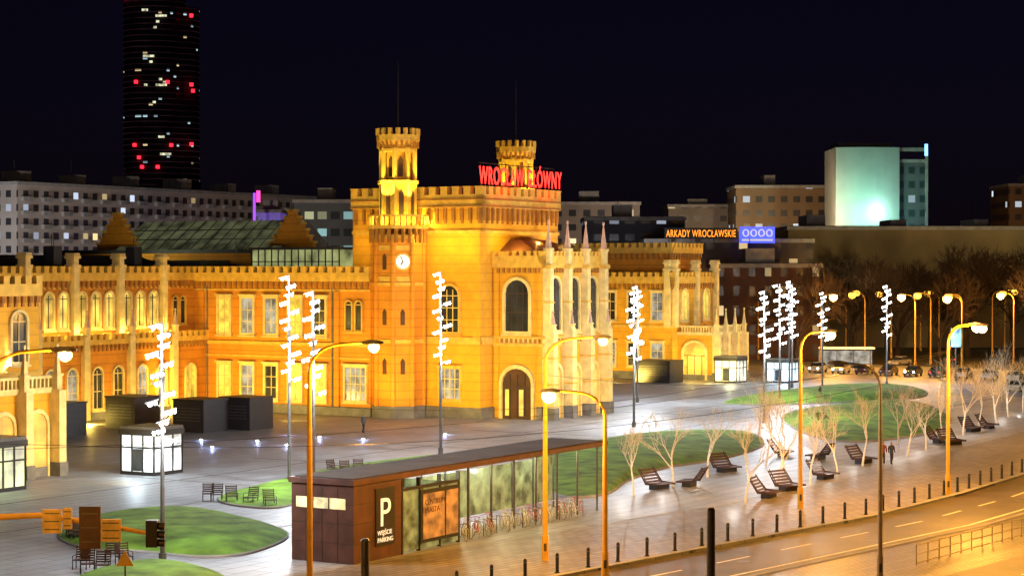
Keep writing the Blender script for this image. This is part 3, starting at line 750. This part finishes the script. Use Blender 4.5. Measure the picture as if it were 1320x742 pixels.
# ---- parking entrance / bike shelter
LITP=mat('lit_panel',(.8,.75,.5),.4,emis=(.85,.75,.3),es=.5,ns=1.5,evar=True)
CANL=mat('canopy_tube_light',(.8,.75,.5),.4,emis=(1,.95,.6),es=4)
POST=mat('poster_paper',(.36,.24,.15),.5,emis=(1,.6,.3),es=.05,ns=1.6,na=.8)
SHG=mat('shelter_glass',(.14,.18,.14),.08,emis=(.75,.85,.3),es=.16,ns=1.2,na=.6,evar=True)
K=Bld('underground_parking_entrance',(-8.0,101.8,0),ANG,{'box':BROWN,'panel_joints':BLACK,'roof':BROWN,'roof_edge':BROWN,'posts':STEEL,'glass':SHG,'window_strip':LITP,'strip_light':CANL,'poster':POST,'sign_panel':BLACK,'frames':BLACK,'roof_top':mat('bitumen_roof',(.05,.037,.032),.9,ns=.5,na=.4),'dark':DARKIN})
K.box('box',0,4.3,0,3.9,0,3.95)
K.box('roof',-.15,27,-.1,4.0,4.0,4.28); K.box('roof_top',.1,26.8,.1,3.8,4.28,4.33)
for k in range(1,4):
    K.box('panel_joints',-.012,-.002,k*.98,k*.98+.03,0,3.9)
for z in (1.0,2.0,3.0): K.box('panel_joints',-.012,-.002,0,3.9,z,z+.025); K.box('panel_joints',0,4.3,-.012,-.002,z,z+.025)
K.box('window_strip',-.03,-.004,.5,3.6,2.75,3.3)
for y in (1.5,2.5): K.box('frames',-.05,-.03,y,y+.06,2.75,3.3)
K.box('sign_panel',1.9,3.6,-.06,-.004,.7,3.6)
K.box('frames',1.85,3.65,-.05,-.003,3.6,3.66)
K.box('glass',4.3,10,.05,.12,.1,3.3); K.box('glass',9.95,10,.12,3.6,.1,3.3); K.box('dark',4.3,10,3.6,3.7,0,4)
for x in (4.35,6,8,9.9): K.box('frames',x,x+.1,-.02,.2,0,3.9)
K.box('frames',4.3,10,-.015,.2,3.3,3.45)
K.box('frames',5.9,9.7,-.16,-.03,.4,3.2); K.box('poster',6.1,8.2,-.19,-.16,.6,3.0); K.box('poster',8.35,9.55,-.19,-.16,.6,3.0)
for k in range(7):
    x=11.5+k*2.5
    K.tube('posts',[(x,.4,0),(x,.4,4.0)],.06,8); K.tube('posts',[(x,3.5,0),(x,3.5,4.0)],.06,8)
K.box('glass',11,26.4,3.55,3.6,.5,3.2)
for x in (5,8,13,17,21,25): K.box('strip_light',x,x+1.6,1.9,2.0,3.95,3.998)
kk=K.finish()
WHT_M=mat('white_letter',(.8,.8,.7),.5,emis=(1,.93,.7),es=.6)
text('parking_letter','P',(2.15,-.08,1.7),(R(90),0,0),2.1,WHT_M,kk,.01)
text('sign_text','WEJŚCIE',(2.0,-.08,1.25),(R(90),0,0),.34,WHT_M,kk,.01)
text('sign_text','PARKING',(2.0,-.08,.88),(R(90),0,0),.34,WHT_M,kk,.01)
text('poster_text','CENTRUM\nMIASTA',(6.25,-.2,2.4),(R(90),0,0),.42,BROWN,kk,.005)
for x in (7,13,18,23): light('canopy_light','POINT',(x,2,3.5),320,(1,.95,.55),.15,parent=kk)
def bike(b):
    for cx in (-.52,.52):
        pts=[(cx+.33*math.cos(t),0,.34+.33*math.sin(t)) for t in [2*math.pi*k/14 for k in range(15)]]
        b.tube('tyre',pts,.025,4)
        for k in range(4):
            t=k*math.pi/4; b.tube('frame',[(cx-.32*math.cos(t),0,.34-.32*math.sin(t)),(cx+.32*math.cos(t),0,.34+.32*math.sin(t))],.005,3)
    for a,c in (((-.52,0,.34),(-.1,0,.3)),((-.1,0,.3),(-.2,0,.85)),((-.2,0,.8),(.35,0,.85)),((-.1,0,.3),(.38,0,.75)),((-.52,0,.34),(-.2,0,.78)),((.52,0,.34),(.35,0,.95))):
        b.tube('frame',[a,c],.022,5)
    b.tube('frame',[(.33,-.26,.98),(.38,-.1,1.02),(.38,.1,1.02),(.33,.26,.98)],.016,5)
    b.box('tyre',-.33,-.1,-.07,.07,.86,.92); b.tube('tyre',[(-.1,-.09,.3),(-.1,.09,.3)],.07,8)
BK=[joined('bicycle',bike,{'tyre':mat('bike_tyre',(.4,.39,.35),.6),'frame':mat('bike_paint',c,.35)}) for c in ((.75,.75,.68),(.5,.08,.05),(.4,.5,.6))]
for k in range(19):
    loc=Vector((-8.0,101.8,0))+U*(10.9+k*.72)+W*(.5+random.uniform(-.25,.25))
    o=obj('bicycle',BK[random.choice((0,0,0,1,2))],loc,ANG+R(55)+random.uniform(-.2,.2),1.05); o.rotation_euler[0]=random.uniform(-.1,.1)
RK=Bld('bicycle_rack',(-8.0,101.8,0),ANG,{'hoops':STEEL})
for k in range(10):
    x=11.2+k*1.44; RK.tube('hoops',[(x,.1,0),(x,.1,.8),(x,1.0,.8),(x,1.0,0)],.025,6)
RK.finish()
def lounger(b):
    b.box('base',-.75,.75,-.3,.3,0,.3)
    for k in range(6):
        y=-.7+k*.2; b.box('slats',-.85,.85,y,y+.13,.36,.41)
    for k in range(5):
        y=.5+k*.13; z=.44+k*.19
        b.raw('slats',[(-.85,y,z),(.85,y,z),(.85,y+.07,z+.12),(-.85,y+.07,z+.12),(-.85,y+.05,z-.02),(.85,y+.05,z-.02),(.85,y+.12,z+.1),(-.85,y+.12,z+.1)],[(0,1,2,3),(7,6,5,4),(0,4,5,1),(3,2,6,7),(0,3,7,4),(1,5,6,2)])
    for x in (-.7,.7): b.tube('base',[(x,-.6,.34),(x,.45,.34),(x,1.15,1.4)],.035,5)
    for x in (-.88,.88): b.raw('sides',[(x-.02,-.7,.3),(x+.02,-.7,.3),(x+.02,.5,.3),(x-.02,.5,.3),(x-.02,1.2,1.38),(x+.02,1.2,1.38),(x-.02,.45,.48),(x+.02,.45,.48),(x-.02,-.7,.42),(x+.02,-.7,.42)],[(0,3,4,6,8),(1,9,7,5,2),(0,8,9,1),(8,6,7,9),(6,4,5,7),(3,2,5,4),(0,1,2,3)])
LM=joined('park_lounger',lounger,{'base':BLACK,'slats':WOOD,'sides':WOOD})
for (x,y,r) in ((10,136.8,1.4),(15.8,148.3,1.2),(16.8,131.8,1.7),(18.7,135.9,1.3),(22.3,143.4,1.5),(21.6,160.5,1.8),(27.0,154.8,1.4),(36.7,173.3,1.6),(37.4,171,1.1),(42.3,184.8,1.3),(44.6,188.4,1.6),(24,158,-1.6),(30,190,1.4),(12.2,138.6,-1.4)):
    obj('park_lounger',LM,(x,y,.0),ANG-1.6+r)
def chair(b):
    for k in range(5): b.box('slats',-.35,.35,-.3+k*.13,-.3+k*.13+.09,.42,.45)
    for k in range(5): b.box('slats',-.35,.35,.33+k*.03,.35+k*.03,.5+k*.11,.57+k*.11)
    for x in (-.33,.33):
        b.tube('frame',[(x,-.3,0),(x,-.3,.4),(x,.32,.4),(x,.48,1.05)],.025,5); b.tube('frame',[(x,.3,.4),(x,.3,0)],.025,5)
        b.tube('frame',[(x,-.3,.4),(x,-.3,.65),(x,.38,.65)],.022,5)
CM=joined('metal_chair',chair,{'slats':WOOD,'frame':BLACK})
for (x,y,r) in ((-19.6,130,.3),(-19.0,129.6,.2),(-17.9,128.7,.4),(-16.6,127.9,-.2),(-15.2,126.5,.5),(-12.9,146,.9),(-12.0,145.5,.5),(-11.2,146.4,.2),(-23.8,110.3,.8),(-23.1,109.9,.4),(-22.4,109.2,.2),(-24.3,111.5,.3),(-20.9,99.2,.4),(-20.1,98.8,.2),(-19.6,101.8,.7),(-21.5,100.5,.1),(-20.4,102.8,.3),(-10,143,1)):
    obj('metal_chair',CM,(x,y,0),ANG-1.2+r,1.05)

T=Bld('traffic_signal_gantry',(0,72,0),0,{'arm':YPOLE,'backplates':mat('signal_backboard',(.8,.55,.15),.5,ns=3),'signal':BLACK,'sign_back':BROWN,'brackets':STEEL})
T.tube('arm',[(-20.6,0,-.1),(-20.6,0,5.0),(-20.3,0,5.6),(-19.6,0,5.9),(-18.3,0,6.1),(-16.9,0,6.17),(-15,0,5.9),(-12.9,0,5.5)],[.16,.14,.13,.12,.11,.1,.09,.07],10)
for cx,w,z0,z1,p in ((-16.4,.34,5.55,6.4,'backplates'),(-15.85,.16,5.7,6.45,'backplates'),(-14.3,.36,5.25,6.05,'backplates'),(-15.05,.38,5.0,6.5,'sign_back')):
    T.box(p,cx-w,cx+w,-.2,-.12,z0,z1); T.box('brackets',cx-.04,cx+.04,-.12,.12,z0+.3,z1-.2)
    for q in (0,1,2):
        zz=z0+(z1-z0)*(q+.5)/3; T.box('brackets',cx-w*.8,cx+w*.8,-.225,-.203,zz-.02,zz+.02)
T.box('signal',-13.05,-12.65,-.25,.15,5.05,6.0)
for q in range(3): T.tube('signal',[(-12.65,-.05,5.2+q*.3),(-12.4,-.05,5.18+q*.3)],[.13,.14],10)
T.finish()
for (x,y,h) in ((8.4,85,4.8),(-6.2,85,3.5)):
    b=Bld('utility_post',(x,y,0),0,{'post':STEEL,'cap':BLACK}); b.tube('post',[(0,0,-.15),(0,0,h)],[.19,.17],12); b.tube('cap',[(0,0,h),(0,0,h+.1)],[.2,.12],12); b.tube('cap',[(0,0,.0),(0,0,.3)],.26,12); b.finish()
b=Bld('warning_sign',(-16.9,88,0),0,{'pole':STEEL,'plate':mat('sign_yellow',(.6,.4,.05),.4)}); b.tube('pole',[(0,0,0),(0,0,2.6)],.04); b.extr('plate',('y',-.06),[(-.4,2.0),(.4,2.0),(0,2.7)],0,.03); b.finish()
b=Bld('tram_platform_railing',(0,0,0),0,{'rails':GALV})
p=Vector((20.6,102.6,-.15)); q=Vector((29.5,114.5,-.15))
for z in (.15,.6,1.05): b.tube('rails',[p+Vector((0,0,z)),q+Vector((0,0,z))],.03,6)
for k in range(12):
    c=p.lerp(q,k/11); b.tube('rails',[c,c+Vector((0,0,1.05))],.035,6)
b.finish()

# ---------------------------------------------------------------- trees
def tree_mesh(seed,h,lv,m,r0,spread=.55,kids=3,trunk=.35,rmin=.009):
    rn=random.Random(seed); b=Bld('tmp_t')
    def br(p,d,L,r,dep):
        n=3; pts=[p];rs=[r];q=p;dd=d
        for k in range(n):
            dd=(dd+Vector((rn.uniform(-1,1),rn.uniform(-1,1),rn.uniform(-.3,.7)))*.13).normalized()
            q=q+dd*L/n; pts.append(q); rs.append(r*(1-.55*(k+1)/n))
        b.tube('w',pts,rs,6 if dep==lv else (4 if dep>1 else 3))
        if dep==0: return
        c=kids+(1 if dep>=lv-1 else 0)
        for k in range(c):
            t=rn.uniform(.45,1.0) if k else 1.0
            i=min(n-1,int(t*n)); s=pts[i]+(pts[i+1]-pts[i])*(t*n-i)
            ax=dd.orthogonal().normalized(); ax.rotate(Matrix.Rotation(rn.uniform(0,6.28),3,dd))
            nd=(dd+ax*rn.uniform(.5,1.2)*spread*1.3+Vector((0,0,.12))).normalized()
            br(s,nd,L*rn.uniform(.6,.8),max(r*.5,rmin),dep-1)
    br(Vector((0,0,0)),Vector((0,0,1)),h*trunk,r0,lv)
    V,F=b.parts['w']; me=bpy.data.meshes.new('bare_tree'); me.from_pydata(V,[],F); me.materials.append(m); bpy.data.objects.remove(b.e); return me
YT=[tree_mesh(s,6.4,4,BARK,.095,rmin=.011) for s in (1,2,3,4)]
for i,(x,y) in enumerate(((8,132),(11,137.8),(14,144.4),(14.8,127.9),(19.3,153),(18.2,137.8),(20.6,139.3),(23.6,146),(26.6,152.9),(31.5,160.5),(34.1,166),(40.5,181),(43.6,188.4),(46.9,195),(25.6,169.6),(20,148),(38,178),(50,203),(53,209),(57,216),(60,222),(22,180),(33,172),(47,215),(55,226),(63,230))):
    obj('young_tree',YT[i%4],(x,y,0),random.uniform(0,6),random.uniform(.85,1.2))
    if i<20: light('tree_uplight','POINT',(x-.9,y-1.3,1.3),75,WARM,.06)
BT=[tree_mesh(s,20,5,BARKD,.4,.6,4,.3,.04) for s in (11,12,13)]
for i,(x,y) in enumerate(((62,372),(68,366),(75,362),(82,366),(89,360),(97,364),(104,370),(70,330),(86,318),(95,322),(56,330),(48,372),(112,372),(44,312),(78,345),(101,345),(66,345),(92,348))):
    obj('bare_tree',BT[i%3],(x,y,-.1),random.uniform(0,6),random.uniform(.9,1.25))

# ---------------------------------------------------------------- cars
def car(b):
    L=[(-2.1,.35),(-2.15,.75),(-2.0,.95),(-1.3,1.02),(1.0,.98),(1.9,.82),(2.15,.65),(2.15,.35)]
    b.extr('paint',('y',.87),L,0,1.74)
    lo=[(-1.75,-.82),(1.15,-.82),(1.15,.82),(-1.75,.82)]; hi=[(-1.25,-.62),(.35,-.62),(.35,.62),(-1.25,.62)]
    b.raw('glass',[(x,y,.98) for x,y in lo]+[(x,y,1.42) for x,y in hi],[(0,1,5,4),(1,2,6,5),(2,3,7,6),(3,0,4,7),(4,5,6,7)])
    b.box('paint',-1.28,.38,-.64,.64,1.42,1.47)
    for x in (-1.3,1.35):
        for y in (-.88,.7): b.tube('tyre',[(x,y,.33),(x,y+.18,.33)],.33,14); b.tube('hub',[(x,y-.01,.33),(x,y+.19,.33)],.18,8)
    for y in (-.72,.5): b.box('head',2.12,2.17,y,y+.24,.62,.76); b.box('tail',-2.17,-2.12,y,y+.22,.72,.88)
HL=mat('headlight',(1,1,1),.3,emis=(1,.95,.8),es=25); TLm=mat('tail_light',(.5,.02,.02),.3,emis=(1,.04,.02),es=3); HO=mat('headlight_off',(.6,.6,.6),.2)
CMs=[joined('parked_car',car,{'paint':mat('car_paint',c,.25,ns=.5,na=.1),'glass':GLASSD,'tyre':RUB,'hub':STEEL,'head':h,'tail':t_}) for c,h,t_ in (((.4,.4,.4),HO,TLm),((.03,.03,.04),HL,TLm),((.08,.03,.03),HO,HO),((.5,.45,.35),HL,HO))]
for k in range(13):
    x=41+k*2.9; y=292-k*2.6
    obj('parked_car',CMs[(k*3+k//2)%4],(x,y,-.15 if x>66 else 0),ANG+math.pi*(k%3!=0)+.1)
for i,(x,y,a) in enumerate(((62,246,.9),(66,256,4.0),(70,262,4.0),(86,275,4.0),(83,262,4.0),(92,290,4.0),(98,302,4.0),(52,305,4),(60,312,4),(70,318,1))): obj('parked_car',CMs[(3,3,1,0,1)[i%5]],(x,y,0 if x<60 else -.15),a)

# ---------------------------------------------------------------- people
def person(x,y,rz,coat,leg,walk=.18):
    J={'pel':(0,0,.95,.15),'ch':(0,0,1.25,.17),'nk':(0,0,1.47,.065),'hd':(0,.01,1.58,.095),'ht':(0,0,1.7,.085),
     'ls':(-.2,0,1.4,.075),'le':(-.27,.03,1.13,.055),'lh':(-.27,-.08,.88,.04),'rs':(.2,0,1.4,.075),'re':(.27,.03,1.13,.055),'rh':(.26,-.1,.9,.04),
     'lk':(-.1,-walk*.6,.5,.08),'la':(-.1,-walk*.5,.09,.055),'lt':(-.1,-walk*.5-.17,.04,.04),'rk':(.1,walk*.2,.5,.08),'ra':(.1,walk,.1,.055),'rt':(.11,walk-.17,.04,.04)}
    K_=list(J); E=[('pel','ch'),('ch','nk'),('nk','hd'),('hd','ht'),('ch','ls'),('ls','le'),('le','lh'),('ch','rs'),('rs','re'),('re','rh'),('pel','lk'),('lk','la'),('la','lt'),('pel','rk'),('rk','ra'),('ra','rt')]
    me=bpy.data.meshes.new('person'); me.from_pydata([J[k][:3] for k in K_],[(K_.index(a),K_.index(c)) for a,c in E],[])
    o=obj('person',me,(x,y,0),rz); md=o.modifiers.new('s','SKIN')
    for i,k in enumerate(K_): me.skin_vertices[0].data[i].radius=(J[k][3],J[k][3])
    me.skin_vertices[0].data[0].use_root=True
    o.modifiers.new('sub','SUBSURF').levels=1
    m,nt,b_=nm('clothes'); tc=nt.nodes.new('ShaderNodeTexCoord'); sp=nt.nodes.new('ShaderNodeSeparateXYZ'); nt.links.new(tc.outputs['Object'],sp.inputs[0])
    cr=nt.nodes.new('ShaderNodeValToRGB'); cr.color_ramp.interpolation='CONSTANT'
    e=cr.color_ramp.elements; e[0].color=(.02,.015,.01,1); e[1].position=.05; e[1].color=(*leg,1)
    for p_,c_ in ((.42,coat),(.75,(.45,.25,.17)),(.82,(.05,.03,.02))): q=e.new(p_); q.color=(*c_,1)
    nt.links.new(M(nt,'DIVIDE',sp.outputs[2],2.0),cr.inputs['Fac']); nt.links.new(cr.outputs['Color'],b_.inputs['Base Color']); b_.inputs['Roughness'].default_value=.9
    me.materials.append(m)
for (x,y,rz,c,l) in ((29.0,154.0,.4,(.05,.05,.07),(.03,.03,.05)),(28.4,154.3,3.0,(.2,.05,.04),(.04,.04,.05)),(-13.5,183,1,(.1,.1,.1),(.03,.03,.04)),(35,229,1,(.1,.05,.05),(.02,.02,.03))):
    person(x,y,rz,c,l)

# ================================================================ BACKGROUND CITY
def slab(name,x,y,l,w,h,wm,rot=ANG,z0=-.2,roofm=ROOF,extra=None):
    b=Bld(name,(x,y,0),rot,{'walls':wm,'roof':roofm,'roof_boxes':CONC,'parapet':CONC,'antenna':BLACK})
    b.box('walls',0,l,0,w,z0,h); b.box('parapet',-.3,l+.3,-.3,w+.3,h,h+.7); b.box('roof',.2,l-.2,.2,w-.2,h+.7,h+.8)
    rn=random.Random(int(x*7+y))
    for k in range(max(1,int(l/16))):
        xx=l*(k+.3)/max(1,int(l/16)); b.box('roof_boxes',xx,xx+rn.uniform(2,5),w*.3,w*.7,h+.8,h+rn.uniform(2,3.5))
        if rn.random()<.6: b.tube('antenna',[(xx+1,w*.5,h),(xx+1,w*.5,h+rn.uniform(4,7))],.06,4)
    if extra: extra(b)
    b.finish(); return b.e
APT=winmat('apartment_facade',(.62,.54,.48),(.06,.06,.07),(1,.75,.35),.12,3.0,2.9,.5,.5,.9,(.7,.8,1))
def bal(b):
    for f in range(1,11):
        for k in range(0,33,2): b.box('parapet',1+k*3.0,3.6+k*3.0,-.9,-.02,f*2.9-.05,f*2.9+.9)
slab('apartment_block',-103,420,104,14,32.3,APT,extra=bal)
light('city_fill_light','SPOT',(-75,330,2),75000,(1,.82,.66),1,(-82,440,22),90)  # city fill spots added to brighten the background blocks
light('city_fill_light','SPOT',(-112,370,2),60000,(.9,.92,1),1,(-108,424,22),70)
OFF=winmat('office_facade',(.16,.18,.2),(.04,.06,.07),(.5,.9,.9),.5,2.6,3.4,.7,.45,.5,(.9,.9,.5))
slab('office_building',-43.8,405,14,20,28,OFF,0)
slab('purple_lit_building',-56.5,440,6,12,27,mat('violet_lit_wall',(.3,.25,.5),.6,emis=(.25,.15,.9),es=.25,ns=.5),0)  # violet light on the wall put into its colour and glow
OB2=winmat('office_brown',(.30,.20,.11),(.04,.04,.04),(1,.7,.3),.12,3.0,3.3,.55,.45,1.0,(.8,.9,1))
OB3=winmat('office_beige',(.34,.29,.24),(.05,.05,.06),(1,.75,.4),.14,3.2,3.2,.5,.45,1.0)
slab('office_building',9.5,450,19,20,29,OB3,0)
slab('office_building',14,385,19,20,24,winmat('office_dark',(.1,.1,.12),(.03,.03,.04),(.7,.8,1),.1,3,3.2,.6,.4,.5),0)
slab('office_building',38.8,500,17.5,20,30,OB3,0)
slab('hotel_building',53.5,482,25,20,34,OB2,0)
slab('department_store',24,362,30,16,19.5,winmat('dept_facade',(.09,.07,.06),(.03,.03,.03),(1,.7,.3),.15,3,3.5,.5,.5,.6),0)
slab('red_brick_building',33.6,330,17,14,15,winmat('redbrick_facade',(.13,.06,.035),(.03,.03,.03),(1,.7,.3),.1,2.6,3.2,.4,.5,.7),0)
slab('warehouse_hall',52.6,384,130,30,22.2,mat('hall_wall',(.21,.16,.075),.9,ns=.08,na=.35,bump=.2),0)
slab('office_building',128,520,40,20,36,OB2,0)
slab('apartment_block',-10,560,60,14,22,APT,0)
for x in (62,92,122): light('city_fill_light','SPOT',(x,355,14),7000,(1,.75,.35),.5,(x,384,17),150)  # added fill that lifts the hall wall behind the trees
light('city_fill_light','SPOT',(62,440,22),22000,(1,.7,.4),1,(62,482,30),130)
light('city_fill_light','SPOT',(30,425,24),13000,(1,.8,.65),1,(25,450,28),140)
light('city_fill_light','SPOT',(45,465,24),9000,(1,.75,.5),1,(46,500,28),120)
light('city_fill_light','SPOT',(20,350,18),3000,(.9,.9,1),1,(22,385,22),130)
light('city_fill_light','SPOT',(150,450,10),20000,(1,.6,.35),1,(145,520,30),130)
b=Bld('floodlit_office_tower',(72.2,450,0),0,{'blank_wall':mat('pale_cladding',(.45,.5,.48),.6,ns=.1,na=.2),'side':winmat('tower_side',(.14,.15,.16),(.04,.07,.08),(.6,.8,.9),.05,2.5,3.2,.6,.5,.5),'frame':CONC,'joints':STEEL,'roof':ROOF,'sign':mat('blue_sign',(.1,.3,1),.4,emis=(.2,.5,1),es=3)})
pts=[(0,0)]+[(14.2*k/8,-1.3*math.sin(math.pi*k/8)) for k in range(1,8)]+[(14.2,0),(14.2,16),(0,16)]
b.prism('blank_wall',pts,-.2,41.8)
b.box('side',14.2,20.2,1.5,16,-.2,38.5); b.box('frame',14.2,20.8,1.0,16.5,38.5,39.2); b.box('frame',20.2,20.8,1.0,2,0,38.5)
b.box('frame',14.2,20.8,1.0,1.5,41,41.8); b.box('frame',20.2,20.8,1.0,1.5,39.2,41.8); b.box('sign',20.0,20.7,.9,.98,40,42.6)
b.box('roof',1,13,3,15,41.8,43)
b.finish()
light('teal_floodlight','SPOT',(76,438,25),10000,(.35,1,.70),.5,(79,450,36),125)
light('teal_floodlight','POINT',(81.5,446.5,27.5),1000,(.6,1,.85),.5)
light('teal_floodlight','SPOT',(90,435,20),3500,(.4,.8,.9),.5,(89,450,32),100)
SKYM=winmat('skyscraper_facade',(.012,.010,.018),(.02,.02,.03),(1,.75,.4),.05,3.4,3.65,.75,.35,.8,(.6,.9,1))
b=Bld('skyscraper',(-225,1300,0),0,{'glass':SKYM,'floor_lines':mat('floor_band',(.06,.04,.06),.6,emis=(.35,.12,.2),es=.045,ns=.06,na=.4,evar=True),'beacons':mat('red_beacon',(1,0,0),.5,emis=(1,.015,.03),es=3.5),'lit_floors':mat('lit_floor',(1,1,1),.5,emis=(.85,.85,.55),es=.9,ns=.5,evar=True)})
def ell(cx,cy,a,c,n=28): return [(cx+a*math.cos(2*math.pi*k/n),cy+c*math.sin(2*math.pi*k/n)) for k in range(n)]
b.prism('glass',ell(-5,0,20,18),0,215); b.prism('glass',ell(13,4,10,12),0,182); b.prism('glass',ell(0,-2,25,16),0,70)
for k in range(58): b.prism('floor_lines',ell(-5,0,20.25,18.25),2+k*3.65,2.35+k*3.65)
for k in range(50): b.prism('floor_lines',ell(13,4,10.2,12.2),2+k*3.65,2.35+k*3.65)
for z,xs in ((186,(-22,-14)),(132,(-14,6)),(127,(21,)),(92,(-15,8)),(84,(-12,)),(78,(-10,0)),(131,(20,)),(175,(20,)),(93,(20,))):
    for x in xs:
        y=-math.sqrt(max(0,1-((x+5)/20.5)**2))*18-.8 if x<12 else -9
        b.prism('beacons',b.ngon(x,y,1.2,8),z,z+2.0)
rn=random.Random(5)
for k in range(14):
    z=rn.uniform(45,182); x=rn.uniform(-10,2); y=-math.sqrt(1-((x+5)/20.5)**2)*18-.9
    zz=2.5+3.65*int(z/3.65); b.box('lit_floors',x,x+rn.choice((2,4,7)),y-.2,y,zz,zz+1.4)
b.finish()
b=Bld('shopping_centre_roof_sign',(0,0,0),0,{'board':BLACK,'legs':STEEL,'blue_panel':mat('blue_led_board',(.1,.1,1),.4,emis=(.06,.1,1),es=1.6),'rings':WHT_M})
b.box('board',27.2,40.2,359.8,360.1,20.2,22.1); b.box('blue_panel',40.6,46.9,359.9,360.2,19.4,22.3)
for x in (41.7,43.1,44.5,45.9):
    b.tube('rings',[(x+.5*math.cos(t),359.82,21.2+.6*math.sin(t)) for t in [2*math.pi*k/12 for k in range(13)]],.12,4)
b.box('rings',41,46.5,359.8,359.88,19.8,20.1)
for x in (28,32,36,40.3,44): b.box('legs',x,x+.2,360.2,361,19.5,21.5)
e=b.finish()
ORN=mat('orange_neon',(1,.4,.05),.5,emis=(1,.28,.02),es=2.2)
tt=text('sign_letters','ARKADY WROCŁAWSKIE',(27.5,359.7,20.5),(R(90),0,0),1.8,ORN,e,.02,sp=1.1)
bpy.context.view_layer.update()
tt.scale=(12.4/tt.dimensions.x,1,1)
b=Bld('neon_pylon',(-54.8,432,0),0,{'pole':STEEL,'sign':mat('violet_neon',(.3,.1,1),.4,emis=(.3,.06,1),es=1.6),'cap':mat('pink_neon',(1,.1,.5),.4,emis=(1,.05,.4),es=2)})
b.box('pole',-.3,.3,0,.5,0,26); b.box('sign',-.6,-.1,-.2,0,25,31); b.box('cap',.1,.9,-.2,0,29,31.5); b.finish()
b=Bld('illuminated_billboard',(59,268,0),0,{'pole':STEEL,'panel':mat('billboard_blue',(.3,.6,1),.4,emis=(.4,.75,1),es=1.2,ns=1,na=.5,evar=True),'frame':BLACK})
b.tube('pole',[(0,0,0),(0,0,4.5)],.12); b.box('frame',-.8,.8,-.1,.1,4.4,7); b.box('panel',-.7,.7,-.13,-.1,4.5,6.9); b.finish()
b=Bld('tram_stop_shelter',(46,300,0),0,{'roof':mat('lit_canopy',(.9,.6,.3),.5,emis=(1,.6,.25),es=1.6),'posts':STEEL,'glass':GLASSB})
b.box('roof',0,8,0,2.5,2.9,3.15); b.box('glass',0,8,2.3,2.35,.4,2.6)
for x in (.2,2.7,5.2,7.7): b.tube('posts',[(x,2.2,0),(x,2.2,2.9)],.06)
b.finish()
b=Bld('overhead_wires',(0,0,0),0,{'wires':BLACK})
for p,q in (((-20,75,8.5),(18,96,9.5)),((-20,75,8.2),(29,133,9.6)),((2,103,9.5),(29,133,9.5)),((-9,88,9),(18,126,9))):
    p=Vector(p);q=Vector(q); b.tube('wires',[p.lerp(q,t/8)-Vector((0,0,1.2*(1-(t/4-1)**2))) for t in range(9)],.012,3)
b.finish()

# ================================================================ WORLD / SUN / CAMERA
w=bpy.data.worlds.new('World'); scn.world=w; w.use_nodes=True; nt=w.node_tree
bg=nt.nodes['Background']; sky=nt.nodes.new('ShaderNodeTexSky'); sky.sky_type='NISHITA'; sky.sun_disc=False
sky.sun_elevation=R(20); sky.sun_rotation=R(200)
mx=nt.nodes.new('ShaderNodeMix'); mx.data_type='RGBA'; mx.blend_type='MULTIPLY'; mx.inputs[0].default_value=1
mx.inputs[7].default_value=(.010,.006,.018,1)
nt.links.new(sky.outputs[0],mx.inputs[6]); nt.links.new(mx.outputs[2],bg.inputs['Color']); bg.inputs['Strength'].default_value=.05
sun=bpy.data.lights.new('sun','SUN'); sun.energy=.03; sun.angle=R(.5); sun.color=(1,.85,.7)
so=bpy.data.objects.new('sun',sun); COL.objects.link(so)
az=R(200); el=R(20); d=Vector((math.sin(az)*math.cos(el),math.cos(az)*math.cos(el),math.sin(el)))
so.rotation_euler=(-d).to_track_quat('-Z','Y').to_euler(); so.location=(0,0,60)
cam=bpy.data.cameras.new('camera'); co=bpy.data.objects.new('camera',cam); COL.objects.link(co)
co.location=(0,0,15); co.rotation_euler=(R(90-.573),0,0); cam.sensor_width=36; cam.lens=36*2600/1320; cam.clip_start=1; cam.clip_end=8000
scn.camera=co
scn.view_settings.view_transform='Standard'; scn.view_settings.look='None'; scn.view_settings.exposure=0
